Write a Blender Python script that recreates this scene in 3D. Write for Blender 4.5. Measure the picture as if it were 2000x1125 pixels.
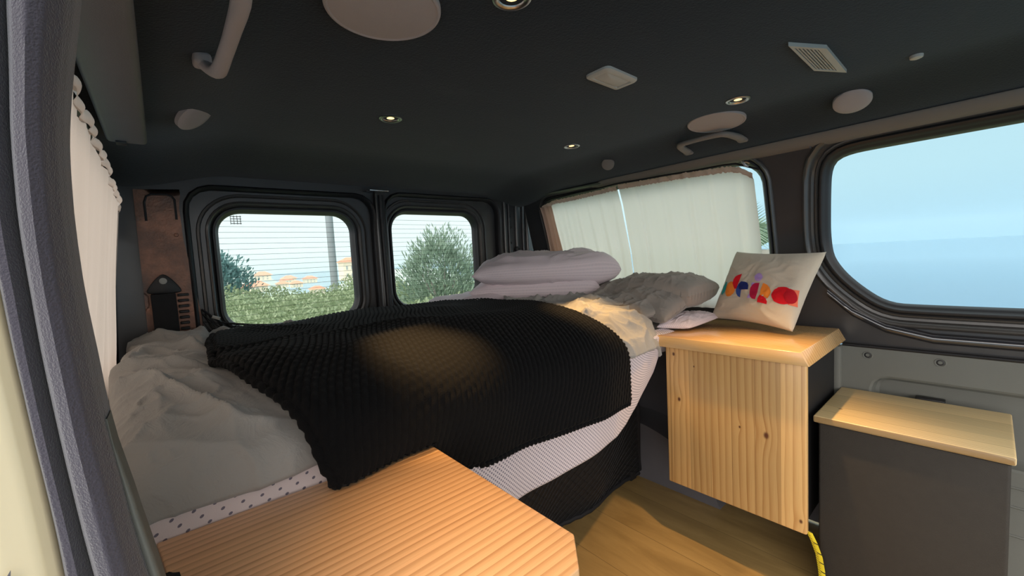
import bpy, bmesh, math, random
from mathutils import Vector, Matrix, noise
from mathutils.geometry import delaunay_2d_cdt
R = math.radians
random.seed(7)
for o in list(bpy.data.objects): bpy.data.objects.remove(o)
SC = bpy.context.scene
H = 0.95          # the viewer's eye height above the van floor; heights below are written relative to it

# ------------------------------------------------------------------ camera
cam = bpy.data.objects.new('camera', bpy.data.cameras.new('camera'))
SC.collection.objects.link(cam); SC.camera = cam
cam.data.sensor_width = 36.0; cam.data.lens = 800 / 2000 * 36
cam.data.clip_start = 0.02; cam.data.clip_end = 20000
yaw, pit, rol = R(40.44), R(-4.2), R(-3.15)
fw = Vector((math.sin(yaw)*math.cos(pit), math.cos(yaw)*math.cos(pit), math.sin(pit)))
rt0 = Vector((math.cos(yaw), -math.sin(yaw), 0)); up0 = rt0.cross(fw)
rt = rt0*math.cos(rol) + up0*math.sin(rol); up = up0*math.cos(rol) - rt0*math.sin(rol)
cam.matrix_world = Matrix(((rt.x, up.x, -fw.x, 0), (rt.y, up.y, -fw.y, 0), (rt.z, up.z, -fw.z, H), (0, 0, 0, 1)))

# ------------------------------------------------------------------ sky
W = bpy.data.worlds.new('misty_sky'); SC.world = W; W.use_nodes = True
nt = W.node_tree; nt.nodes.clear()
def wn(t, **k):
    n = nt.nodes.new(t)
    for a, b in k.items(): setattr(n, a, b)
    return n
tc = wn('ShaderNodeTexCoord'); sp = wn('ShaderNodeSeparateXYZ'); nt.links.new(tc.outputs['Generated'], sp.inputs[0])
def mr(src, a, b, c, d, smooth=True):
    n = wn('ShaderNodeMapRange'); n.interpolation_type = 'SMOOTHSTEP' if smooth else 'LINEAR'
    nt.links.new(src, n.inputs[0])
    for i, v in enumerate((a, b, c, d)): n.inputs[i+1].default_value = v
    return n.outputs[0]
def wmix(f, a, b):
    n = wn('ShaderNodeMix', data_type='RGBA'); nt.links.new(f, n.inputs[0])
    for s, v in ((n.inputs[6], a), (n.inputs[7], b)):
        if isinstance(v, tuple): s.default_value = (*v, 1)
        else: nt.links.new(v, s)
    return n.outputs[2]
side = mr(sp.outputs[0], 0.62, 0.95, 0, 1)
rear = wmix(mr(sp.outputs[2], -0.02, 0.10, 0, 1), (0.60, 0.80, 0.84), (0.86, 0.99, 1.0))
righ = wmix(mr(sp.outputs[2], -0.03, 0.14, 0, 1), (0.40, 0.67, 0.83), (0.53, 0.81, 0.90))
col = wmix(side, rear, righ)
SKY_BACK = 3.5                         # unseen sky on the open door's side, brightened as added fill for the interior
dt = wn('ShaderNodeVectorMath', operation='DOT_PRODUCT'); nt.links.new(tc.outputs['Generated'], dt.inputs[0]); dt.inputs[1].default_value = (-.86, -.50, 0.12)
bright = mr(dt.outputs['Value'], 0.0, 0.85, 1.0, SKY_BACK)
upb = mr(sp.outputs[2], 0.3, 1.0, 1.0, 1.6)
mm = wn('ShaderNodeMath', operation='MULTIPLY'); nt.links.new(bright, mm.inputs[0]); nt.links.new(upb, mm.inputs[1])
warm = wmix(mr(dt.outputs['Value'], 0.0, 0.5, 0, 1), col, (1.0, 0.95, 0.90))
bg = wn('ShaderNodeBackground'); nt.links.new(warm, bg.inputs[0]); nt.links.new(mm.outputs[0], bg.inputs[1])
wo = wn('ShaderNodeOutputWorld'); nt.links.new(bg.outputs[0], wo.inputs[0])
SC.view_settings.view_transform = 'Standard'; SC.view_settings.look = 'None'
SC.view_settings.gamma = 1; SC.view_settings.exposure = 0.0; SC.view_settings.use_curve_mapping = False
SC.cycles.max_bounces = 10; SC.cycles.diffuse_bounces = 6; SC.cycles.transparent_max_bounces = 24
SC.cycles.sample_clamp_indirect = 6

# ------------------------------------------------------------------ helpers
def V(*a): return Vector(a)
def lerp(a, b, t): return a + (b - a) * t
def interp(x, xs, ys):
    if x <= xs[0]: return ys[0]
    for i in range(1, len(xs)):
        if x <= xs[i]: return lerp(ys[i-1], ys[i], (x - xs[i-1]) / (xs[i] - xs[i-1]))
    return ys[-1]
def sst(a, b, x):
    t = min(1, max(0, (x - a) / (b - a))); return t*t*(3 - 2*t)
def nz(x, y, z=0): return noise.noise(Vector((x, y, z)))
class MB:
    def __init__(s): s.v = []; s.f = []; s.uv = []
    def grid(s, fn, nu, nv, cu=False, cv=False, uvfn=None, flip=False):
        b = len(s.v); mu = nu if cu else nu + 1; mv = nv if cv else nv + 1
        for i in range(mu):
            for j in range(mv):
                s.v.append(tuple(fn(i/nu, j/nv)))
        for i in range(nu):
            for j in range(nv):
                i2 = (i+1) % mu; j2 = (j+1) % mv
                q = [b+i*mv+j, b+i2*mv+j, b+i2*mv+j2, b+i*mv+j2]
                uq = [(i/nu, j/nv), ((i+1)/nu, j/nv), ((i+1)/nu, (j+1)/nv), (i/nu, (j+1)/nv)]
                if uvfn: uq = [uvfn(*t) for t in uq]
                if flip: q.reverse(); uq.reverse()
                s.f.append(q); s.uv.append(uq)
        return s
    def poly(s, pts):
        b = len(s.v); s.v += [tuple(p) for p in pts]; s.f.append(list(range(b, b+len(pts)))); s.uv.append([(0, 0)]*len(pts)); return s
    def add(s, vs, fs):
        b = len(s.v); s.v += [tuple(p) for p in vs]
        for f in fs: s.f.append([b+i for i in f]); s.uv.append([(0, 0)]*len(f))
        return s
    def hexa(s, c):        # 8 corners: bottom 4, top 4
        return s.add(c, [(3,2,1,0), (4,5,6,7), (0,1,5,4), (1,2,6,5), (2,3,7,6), (3,0,4,7)])
    def box(s, x0, x1, y0, y1, z0, z1, bev=0.0, seg=2):
        bm = bmesh.new(); bmesh.ops.create_cube(bm, size=1)
        for v in bm.verts: v.co = Vector((lerp(x0, x1, v.co.x+.5), lerp(y0, y1, v.co.y+.5), lerp(z0, z1, v.co.z+.5)))
        if bev: bmesh.ops.bevel(bm, geom=bm.edges[:], offset=bev, segments=seg, profile=.5, affect='EDGES')
        bm.verts.index_update()
        s.add([v.co[:] for v in bm.verts], [[v.index for v in f.verts] for f in bm.faces]); bm.free(); return s
    def prism(s, pts2, z0, z1, m=None, bev=0.0):      # polygon in (a,b), extruded along third; m maps (a,b,c)->xyz
        m = m or (lambda a, b, c: (a, b, c))
        bm = bmesh.new(); vs = [bm.verts.new((p[0], p[1], z0)) for p in pts2]; f = bm.faces.new(vs)
        r = bmesh.ops.extrude_face_region(bm, geom=[f])
        for v in r['geom']:
            if isinstance(v, bmesh.types.BMVert): v.co.z = z1
        bmesh.ops.recalc_face_normals(bm, faces=bm.faces[:])
        if bev: bmesh.ops.bevel(bm, geom=bm.edges[:], offset=bev, segments=2, profile=.5, affect='EDGES')
        bm.verts.index_update()
        s.add([m(*v.co) for v in bm.verts], [[v.index for v in f.verts] for f in bm.faces]); bm.free(); return s
    def tube(s, pts, r, n=8, closed=False, flat=None):
        pts = [Vector(p) for p in pts]; N = len(pts); b = len(s.v)
        prev = None
        for i, p in enumerate(pts):
            if closed: t = pts[(i+1) % N] - pts[i-1]
            else: t = pts[min(i+1, N-1)] - pts[max(i-1, 0)]
            t.normalize()
            ref = Vector((0, 0, 1)) if abs(t.z) < .9 else Vector((1, 0, 0))
            a = t.cross(ref).normalized() if prev is None else (prev - t*prev.dot(t)).normalized()
            prev = a; c = t.cross(a)
            rr = r(i/(N-1)) if callable(r) else r
            for k in range(n):
                an = 2*math.pi*k/n
                s.v.append(tuple(p + a*math.cos(an)*rr + c*math.sin(an)*rr*(flat or 1)))
        for i in range(N if closed else N-1):
            for k in range(n):
                j = (i+1) % N
                s.f.append([b+i*n+k, b+i*n+(k+1) % n, b+j*n+(k+1) % n, b+j*n+k]); s.uv.append([(0, 0)]*4)
        if not closed:
            s.f.append([b+k for k in range(n)][::-1]); s.uv.append([(0, 0)]*n)
            s.f.append([b+(N-1)*n+k for k in range(n)]); s.uv.append([(0, 0)]*n)
        return s
    def lathe(s, prof, n, m):       # prof [(r,h)], m maps (a,b,h)->xyz
        b = len(s.v); P = len(prof)
        for k in range(n):
            an = 2*math.pi*k/n
            for r, h in prof: s.v.append(tuple(m(r*math.cos(an), r*math.sin(an), h)))
        for k in range(n):
            for i in range(P-1):
                j = (k+1) % n
                s.f.append([b+k*P+i, b+j*P+i, b+j*P+i+1, b+k*P+i+1]); s.uv.append([(0, 0)]*4)
        return s
    def build(s, name, mat, parent=None, smooth=True, origin=None, ang=40, keep=False):
        me = bpy.data.meshes.new(name)
        off = Vector((0, 0, 0))
        if parent is not None:
            r = parent
            while r.parent: r = r.parent
            off = Vector(r.location)
            o0 = Vector((0, 0, 0))
        else:
            xs = [v[0] for v in s.v]; ys = [v[1] for v in s.v]; zs = [v[2] for v in s.v]
            off = Vector(((min(xs)+max(xs))/2, (min(ys)+max(ys))/2, min(zs)+H)); o0 = off
        me.from_pydata([(v[0]-off.x, v[1]-off.y, v[2]+H-off.z) for v in s.v], [], s.f)
        uvl = me.uv_layers.new(name='UVMap'); fl = [c for q in s.uv for c in q]
        for i, c in enumerate(fl): uvl.data[i].uv = c
        bm = bmesh.new(); bm.from_mesh(me); bmesh.ops.remove_doubles(bm, verts=bm.verts, dist=1e-5)
        if not keep: bmesh.ops.recalc_face_normals(bm, faces=bm.faces[:])
        if smooth:
            for f in bm.faces: f.smooth = True
            for e in bm.edges:
                if len(e.link_faces) == 2 and e.calc_face_angle(0) > R(ang): e.smooth = False
        bm.to_mesh(me); bm.free()
        if mat is not None: me.materials.append(mat)
        o = bpy.data.objects.new(name, me); SC.collection.objects.link(o)
        o.location = o0
        if parent is not None: o.parent = parent
        return o
def tag(o, label=None, cat=None, group=None, kind=None):
    for k, v in (('label', label), ('category', cat), ('group', group), ('kind', kind)):
        if v: o[k] = v
    return o
def thing(name, loc, label=None, cat=None, group=None, kind=None):
    o = bpy.data.objects.new(name, None); SC.collection.objects.link(o); o.empty_display_size = .05
    o.location = (loc[0], loc[1], loc[2]+H); return tag(o, label, cat, group, kind)
def copy_tree(o, parent=None):
    c = o.copy(); SC.collection.objects.link(c)
    if parent is not None: c.parent = parent
    for ch in [x for x in SC.objects if x.parent == o]: copy_tree(ch, c)
    return c

# ------------------------------------------------------------------ materials
class NT:
    def __init__(s, name):
        s.m = bpy.data.materials.new(name); s.m.use_nodes = True; s.t = s.m.node_tree; s.t.nodes.clear()
        s.out = s.n('ShaderNodeOutputMaterial')
    def n(s, t, **k):
        x = s.t.nodes.new(t)
        for a, b in k.items(): setattr(x, a, b)
        return x
    def l(s, a, b): s.t.links.new(a, b)
    def math(s, op, a, b=None, c=None):
        x = s.n('ShaderNodeMath', operation=op)
        for i, v in enumerate((a, b, c)):
            if v is None: continue
            if isinstance(v, (int, float)): x.inputs[i].default_value = v
            else: s.l(v, x.inputs[i])
        return x.outputs[0]
    def mix(s, f, a, b):
        x = s.n('ShaderNodeMix', data_type='RGBA')
        for q, v in ((x.inputs[0], f), (x.inputs[6], a), (x.inputs[7], b)):
            if isinstance(v, tuple): q.default_value = (*v[:3], 1)
            elif isinstance(v, (int, float)): q.default_value = v
            else: s.l(v, q)
        return x.outputs[2]
    def coord(s, which='Object', scale=None):
        tc = s.n('ShaderNodeTexCoord').outputs[which]
        if scale:
            mp = s.n('ShaderNodeMapping'); s.l(tc, mp.inputs[0]); mp.inputs[3].default_value = scale; return mp.outputs[0]
        return tc
    def noise(s, vec, scale, detail=3, rough=.55, dist=0):
        x = s.n('ShaderNodeTexNoise'); s.l(vec, x.inputs['Vector']); x.inputs['Scale'].default_value = scale
        x.inputs['Detail'].default_value = detail; x.inputs['Roughness'].default_value = rough; x.inputs['Distortion'].default_value = dist
        return x.outputs['Fac']
    def ramp(s, f, stops):
        x = s.n('ShaderNodeValToRGB'); s.l(f, x.inputs[0]); e = x.color_ramp.elements
        while len(e) < len(stops): e.new(.5)
        for i, (p, c) in enumerate(stops): e[i].position = p; e[i].color = (*c[:3], 1)
        return x.outputs[0]
    def bump(s, h, st, dist):
        x = s.n('ShaderNodeBump'); s.l(h, x.inputs['Height']); x.inputs['Strength'].default_value = st; x.inputs['Distance'].default_value = dist
        return x.outputs[0]
    def bsdf(s, col, rough=.5, metal=0, bump=None, spec=.5, sheen=0, link=True, coat=0):
        x = s.n('ShaderNodeBsdfPrincipled')
        if isinstance(col, tuple): x.inputs['Base Color'].default_value = (*col[:3], 1)
        else: s.l(col, x.inputs['Base Color'])
        if isinstance(rough, (int, float)): x.inputs['Roughness'].default_value = rough
        else: s.l(rough, x.inputs['Roughness'])
        x.inputs['Metallic'].default_value = metal; x.inputs['Specular IOR Level'].default_value = spec
        x.inputs['Sheen Weight'].default_value = sheen; x.inputs['Coat Weight'].default_value = coat
        x.inputs['Coat Roughness'].default_value = .15
        if bump is not None: s.l(bump, x.inputs['Normal'])
        if link: s.l(x.outputs[0], s.out.inputs[0])
        return x
def plain(name, col, rough=.5, metal=0, var=.12, vs=30, bump=.15, bs=400, spec=.5, coat=0, bd=.001):
    t = NT(name); c = t.coord()
    f = t.noise(c, vs, 3); cc = t.mix(f, tuple(x*(1-var) for x in col), tuple(min(1, x*(1+var)) for x in col))
    b = t.bump(t.noise(c, bs, 2), bump, bd)
    t.bsdf(cc, rough, metal, b, spec, coat=coat); return t.m
def fabric(name, col, var=.06, weave=900, bump=.25, transl=0, tcol=None, creases=0, sheen=.2, spec=.25):
    t = NT(name); c = t.coord()
    f = t.noise(c, 7, 4); cc = t.mix(f, tuple(x*(1-var) for x in col), tuple(min(1, x*(1+var)) for x in col))
    h = t.noise(c, weave, 1)
    if creases:
        n1 = t.noise(c, 16, 4, .6, 1.5); rid = t.math('ABSOLUTE', t.math('SUBTRACT', n1, .5))
        h = t.math('ADD', t.math('MULTIPLY', h, .15), t.math('MULTIPLY', rid, creases*8))
    b = t.bump(h, bump, .002)
    x = t.bsdf(cc, .88, 0, b, spec, sheen=sheen, link=not transl)
    if transl:
        tr = t.n('ShaderNodeBsdfTranslucent'); tr.inputs[0].default_value = (*(tcol or col), 1)
        ms = t.n('ShaderNodeMixShader'); ms.inputs[0].default_value = transl
        t.l(x.outputs[0], ms.inputs[1]); t.l(tr.outputs[0], ms.inputs[2]); t.l(ms.outputs[0], t.out.inputs[0])
    return t.m
def wood(name, grain, across, light, dark, freq=60, distort=.02, stave=0, knots=(), sharp=.5, warp=1.3, rough=.38, coat=.25, contrast=1.0, tone=.12):
    """grain / across: axis indices of the object coordinates"""
    t = NT(name); s = t.n('ShaderNodeSeparateXYZ'); t.l(t.coord(), s.inputs[0])
    g = s.outputs[grain]; a = s.outputs[across]; c3 = s.outputs[3-grain-across]
    cb = t.n('ShaderNodeCombineXYZ'); t.l(t.math('MULTIPLY', g, warp), cb.inputs[0]); t.l(t.math('MULTIPLY', a, 7), cb.inputs[1]); t.l(t.math('MULTIPLY', c3, 9), cb.inputs[2])
    off = None
    if stave:
        idx = t.math('FLOOR', t.math('DIVIDE', t.math('ADD', a, 10), stave))
        wn_ = t.n('ShaderNodeTexWhiteNoise', noise_dimensions='1D'); t.l(idx, wn_.inputs['W']); off = wn_.outputs[0]
        t.l(t.math('ADD', t.math('MULTIPLY', c3, 9), t.math('MULTIPLY', off, 20)), cb.inputs[2])
    n1 = t.noise(cb.outputs[0], 1.0, 3, .5)
    aa = t.math('ADD', a, t.math('MULTIPLY', t.math('SUBTRACT', n1, .5), distort*2))
    kmask = None
    for (kg, ka, kr) in knots:
        dg = t.math('DIVIDE', t.math('SUBTRACT', g, kg), kr*3.2); da = t.math('DIVIDE', t.math('SUBTRACT', a, ka), kr*1.6)
        r2 = t.math('ADD', t.math('MULTIPLY', dg, dg), t.math('MULTIPLY', da, da))
        ex = t.math('EXPONENT', t.math('MULTIPLY', r2, -.7))
        aa = t.math('ADD', aa, t.math('MULTIPLY', ex, kr*1.1))
        dg2 = t.math('DIVIDE', t.math('SUBTRACT', g, kg), kr*.8); da2 = t.math('DIVIDE', t.math('SUBTRACT', a, ka), kr*.55)
        e2 = t.math('EXPONENT', t.math('MULTIPLY', t.math('POWER', t.math('ADD', t.math('MULTIPLY', dg2, dg2), t.math('MULTIPLY', da2, da2)), 2.0), -1.0))
        kmask = e2 if kmask is None else t.math('MAXIMUM', kmask, e2)
    ph = t.math('MULTIPLY', aa, freq)
    if off is not None: ph = t.math('ADD', ph, t.math('MULTIPLY', off, 7))
    saw = t.math('FRACT', ph)
    ln = t.math('POWER', saw, 3.0 / max(sharp, .05) * .5)
    fine = t.n('ShaderNodeCombineXYZ'); t.l(t.math('MULTIPLY', g, 12), fine.inputs[0]); t.l(t.math('MULTIPLY', a, 500), fine.inputs[1]); t.l(t.math('MULTIPLY', c3, 200), fine.inputs[2])
    fn_ = t.noise(fine.outputs[0], 1.0, 2)
    vb = t.n('ShaderNodeCombineXYZ'); t.l(t.math('MULTIPLY', g, .9), vb.inputs[0]); t.l(t.math('MULTIPLY', aa, 38), vb.inputs[1])
    lm = t.math('MULTIPLY', ln, t.math('ADD', .25, t.math('MULTIPLY', t.noise(vb.outputs[0], 1.0, 2), 1.5)))
    fac = t.math('ADD', t.math('MULTIPLY', lm, .75*contrast), t.math('MULTIPLY', t.math('SUBTRACT', fn_, .45), .5))
    colr = t.ramp(fac, [(0, light), (1, dark)])
    br = t.math('MULTIPLY', t.math('SUBTRACT', n1, .5), 2*tone)
    if off is not None: br = t.math('ADD', br, t.math('MULTIPLY', t.math('SUBTRACT', off, .5), tone*2.2))
    hsv = t.n('ShaderNodeHueSaturation'); t.l(colr, hsv.inputs['Color']); t.l(t.math('ADD', br, 1.0), hsv.inputs['Value'])
    cc = hsv.outputs[0]
    if kmask is not None: cc = t.mix(kmask, cc, (0.10, 0.03, 0.012))
    if stave:
        fr = t.math('FRACT', t.math('DIVIDE', t.math('ADD', a, 10), stave)); ed = t.math('GREATER_THAN', fr, 1-.0012/stave)
        cc = t.mix(t.math('MULTIPLY', ed, .45), cc, (0.12, 0.05, 0.02))
    t.bsdf(cc, rough, 0, t.bump(t.math('ADD', fn_, ln), .12, .0006), .5, coat=coat); return t.m
def dots_fabric(name, col, dot, sp, rad, var=.04):
    t = NT(name); uv = t.coord('UV'); s = t.n('ShaderNodeSeparateXYZ'); t.l(uv, s.inputs[0])
    v = t.math('DIVIDE', s.outputs[1], sp*.5); row = t.math('FLOOR', v)
    sh = t.math('MULTIPLY', t.math('MODULO', t.math('ADD', row, 1000), 2.0), .5)
    u = t.math('ADD', t.math('DIVIDE', s.outputs[0], sp), sh)
    du = t.math('SUBTRACT', t.math('FRACT', u), .5); dv = t.math('MULTIPLY', t.math('SUBTRACT', t.math('FRACT', v), .5), .5)
    d = t.math('SQRT', t.math('ADD', t.math('MULTIPLY', du, du), t.math('MULTIPLY', dv, dv)))
    m = t.math('LESS_THAN', d, rad/sp)
    base = t.mix(t.noise(t.coord(), 9, 3), tuple(x*(1-var) for x in col), tuple(min(1, x*(1+var)) for x in col))
    t.bsdf(t.mix(m, base, dot), .85, 0, t.bump(t.noise(t.coord(), 700, 1), .2, .001), .25, sheen=.2); return t.m
M = {}
# headliner: near black spray-painted suede with faint brushed patches
t = NT('headliner_suede'); c = t.coord(scale=(3.0, 6.0, 5.0)); n1 = t.noise(c, 1.2, 5, .6, .6); n2 = t.noise(t.coord(), 260, 3)
cc = t.ramp(n1, [(0.3, (0.0040, 0.0048, 0.0085)), (0.62, (0.0070, 0.0076, 0.0105)), (.85, (0.017, 0.017, 0.019))])
t.bsdf(cc, .9, 0, t.bump(n2, .4, .002), .2, sheen=.15); M['liner'] = t.m
M['dark'] = plain('dark_painted_metal', (0.035, 0.034, 0.036), .38, 0, .25, 14, .12, 200, .55, coat=.25)
M['frame'] = plain('frame_grey_metal', (0.055, 0.052, 0.050), .35, 0, .25, 10, .1, 200, .6, coat=.3)
t = NT('copper_tinted_metal'); c = t.coord(); n1 = t.noise(c, 9, 5, .65); n2 = t.noise(c, 160, 3)
cc = t.ramp(n1, [(0.3, (0.05, 0.045, 0.045)), (0.55, (0.16, 0.085, 0.06)), (.75, (0.30, 0.14, 0.09))])
t.bsdf(cc, .35, .55, t.bump(n2, .5, .002), .5); M['copper'] = t.m
M['gloss'] = plain('glossy_dark_paint', (0.03, 0.03, 0.035), .16, 0, .1, 10, .03, 60, .9, coat=.9)
M['rubber'] = plain('black_rubber', (0.014, 0.014, 0.016), .45, 0, .2, 30, .2, 500, .45)
M['gplast'] = plain('grey_trim_plastic', (0.145, 0.150, 0.135), .6, 0, .06, 12, .25, 700, .4)
M['gdark'] = plain('dark_grey_trim_plastic', (0.115, 0.11, 0.12), .55, 0, .1, 12, .25, 700, .4)
M['rail'] = plain('beige_grey_trim', (0.17, 0.15, 0.13), .6, 0, .1, 12, .25, 700, .4)
M['cover'] = plain('beige_speaker_mesh', (0.34, 0.305, 0.305), .7, 0, .05, 12, .5, 900, .3)
M['cover2'] = plain('grey_speaker_mesh', (0.20, 0.18, 0.165), .7, 0, .05, 12, .5, 900, .3)
M['lplast'] = plain('light_grey_plastic', (0.42, 0.41, 0.38), .5, 0, .05, 20, .15, 500, .4)
M['steel'] = plain('brushed_steel', (0.5, 0.5, 0.5), .3, 1, .1, 60, .1, 400)
M['vinyl'] = plain('brown_black_vinyl', (0.034, 0.030, 0.025), .62, 0, .15, 60, .6, 650, .4, bd=.0015)
M['black'] = plain('matt_black_board', (0.012, 0.012, 0.013), .6, 0, .2, 20, .2, 300, .3)
M['netm'] = plain('black_nylon_cord', (0.012, 0.012, 0.014), .7, 0, .2, 60, .3, 900, .3)
M['beigepaint'] = plain('beige_car_paint', (0.78, 0.66, 0.43), .32, 0, .05, 9, .03, 60, .5, coat=.6)
M['seal'] = fabric('dark_flocked_seal', (0.056, 0.050, 0.066), .22, 800, .45, sheen=.4)
M['duvet'] = fabric('grey_cotton_duvet', (0.33, 0.32, 0.305), .05, 900, .5, creases=.5)
M['heap'] = fabric('taupe_cotton_duvet', (0.27, 0.24, 0.215), .07, 900, .4, creases=.3)
M['blanket'] = fabric('black_plush', (0.0028, 0.0028, 0.0034), .3, 500, .6, sheen=.03, spec=.16)
M['sheet'] = dots_fabric('pale_dotted_sheet', (0.74, 0.66, 0.70), (0.24, 0.22, 0.28), .0108, .0022)
M['sheet2'] = dots_fabric('pink_dotted_sheet', (0.68, 0.58, 0.58), (0.16, 0.14, 0.18), .024, .0024)
M['pillow'] = dots_fabric('pale_pin_dot_pillowcase', (0.72, 0.62, 0.655), (0.50, 0.43, 0.48), .0062, .0011)
M['mattress'] = fabric('mattress_ticking', (0.55, 0.53, 0.5))
M['cushion'] = fabric('cream_canvas', (0.58, 0.51, 0.41), .05, 800, .5)
M['curtain'] = fabric('cream_curtain_cotton', (0.76, 0.68, 0.57), .03, 700, .3, transl=.74, tcol=(1.0, 0.86, 0.74))
M['header'] = fabric('pink_curtain_header', (0.58, 0.42, 0.34), .05, 700, .3, transl=.4, tcol=(0.62, 0.38, 0.28))
M['lcurtain'] = fabric('grey_cream_curtain_cotton', (0.70, 0.59, 0.52), .05, 700, .3, transl=.45, tcol=(0.74, 0.60, 0.50))
PX = .0
M['table'] = wood('orange_pine_tabletop', 0, 1, (0.80, 0.48, 0.25), (0.42, 0.20, 0.08), 80, .024, sharp=.75, warp=.8, rough=.36, coat=.2, tone=.1)
M['slab'] = wood('honey_pine_slab', 1, 0, (0.66, 0.42, 0.18), (0.42, 0.21, 0.07), 60, .010, sharp=.6, rough=.25, coat=.6)
M['slabend'] = M['slab']
M['lid'] = wood('pale_pine_lid', 1, 0, (0.74, 0.56, 0.29), (0.50, 0.32, 0.12), 110, .012, .055, knots=((.13, -.06, .006),), sharp=.6, rough=.4, coat=.2, tone=.14)
t = NT('oak_laminate'); c = t.coord(); s = t.n('ShaderNodeSeparateXYZ'); t.l(c, s.inputs[0])
idx = t.math('FLOOR', t.math('DIVIDE', t.math('ADD', s.outputs[0], 10.03), .19)); w_ = t.n('ShaderNodeTexWhiteNoise', noise_dimensions='1D'); t.l(idx, w_.inputs['W'])
cb = t.n('ShaderNodeCombineXYZ'); t.l(t.math('MULTIPLY', s.outputs[0], 9), cb.inputs[0]); t.l(t.math('ADD', t.math('MULTIPLY', s.outputs[1], 1.6), t.math('MULTIPLY', w_.outputs[0], 30)), cb.inputs[1])
n1 = t.noise(cb.outputs[0], 1.6, 6, .62, .8); cc = t.ramp(n1, [(0.25, (0.26, 0.165, 0.060)), (.5, (0.38, 0.250, 0.095)), (.75, (0.48, 0.325, 0.130))])
fr = t.math('FRACT', t.math('DIVIDE', t.math('ADD', s.outputs[0], 10.03), .19)); ed = t.math('LESS_THAN', fr, .009)
cc = t.mix(t.math('MULTIPLY', ed, .7), cc, (0.06, 0.035, 0.015)); t.bsdf(cc, .32, 0, t.bump(n1, .1, .001), .5, coat=.15); M['floor'] = t.m
# thin clear glass
def glass(name, tint=(.97, .99, 1.0), amt=.06):
    t = NT(name); tr = t.n('ShaderNodeBsdfTransparent'); tr.inputs[0].default_value = (*tint, 1)
    gl = t.n('ShaderNodeBsdfGlossy'); gl.inputs['Roughness'].default_value = .03
    ms = t.n('ShaderNodeMixShader'); lw = t.n('ShaderNodeLayerWeight'); lw.inputs[0].default_value = .2
    t.l(t.math('MULTIPLY', lw.outputs['Fresnel'], amt*6), ms.inputs[0]); t.l(tr.outputs[0], ms.inputs[1]); t.l(gl.outputs[0], ms.inputs[2]); t.l(ms.outputs[0], t.out.inputs[0])
    return t.m
M['glass'] = glass('window_glass')
def emis(name, col, st):
    t = NT(name); e = t.n('ShaderNodeEmission'); e.inputs[0].default_value = (*col, 1); e.inputs[1].default_value = st; t.l(e.outputs[0], t.out.inputs[0]); return t.m
M['bulb'] = emis('warm_bulb', (1.0, .70, .26), 2.6)

# ------------------------------------------------------------------ body surfaces
ZP = [-.95, -.33, -.2, 0, .2, .3, .345]; XP = [1.60, 1.63, 1.62, 1.585, 1.53, 1.49, 1.44]
ZL = [-.95, -.2, 0, .2, .345]; XL = [-.16, -.14, -.115, -.09, -.075]
def right(y, z, d=0): return V(interp(z, ZP, XP) - d, y, z)             # d = towards the room
def left(y, z, d=0): return V(interp(z, ZL, XL) + d, y, z)
YB = 1.66
def back(x, z, d=0): return V(x, YB - .03*max(0, z-.1) - d, z)
def resample(pts, n, closed=True):
    P = [Vector(p) for p in pts]; Q = P + [P[0]] if closed else P
    L = [0]
    for i in range(1, len(Q)): L.append(L[-1] + (Q[i]-Q[i-1]).length)
    out = []; k = 0
    for i in range(n):
        d = L[-1]*i/(n if closed else n-1)
        while k < len(L)-2 and L[k+1] < d: k += 1
        out.append(Q[k].lerp(Q[k+1], (d-L[k])/max(1e-9, L[k+1]-L[k])))
    return out
def chaikin(pts, it=2):
    for _ in range(it):
        o = []
        for i in range(len(pts)):
            a = Vector(pts[i]); b = Vector(pts[(i+1) % len(pts)]); o += [a.lerp(b, .25), a.lerp(b, .75)]
        pts = o
    return pts
def rrect(a0, a1, b0, b1, r, n=8):
    out = []
    for (cx, cy, s) in ((a1-r, b1-r, 0), (a0+r, b1-r, 90), (a0+r, b0+r, 180), (a1-r, b0+r, 270)):
        for k in range(n+1):
            an = R(s + 90*k/n); out.append(V(cx + r*math.cos(an), cy + r*math.sin(an)))
    return out
def offset(pts, d):
    n = len(pts); area = sum(pts[i].x*pts[(i+1) % n].y - pts[(i+1) % n].x*pts[i].y for i in range(n)); sg = 1 if area > 0 else -1
    out = []
    for i in range(n):
        t = pts[(i+1) % n] - pts[i-1]; t.normalize(); out.append(pts[i] + V(t.y, -t.x)*d*sg)
    return out
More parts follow.
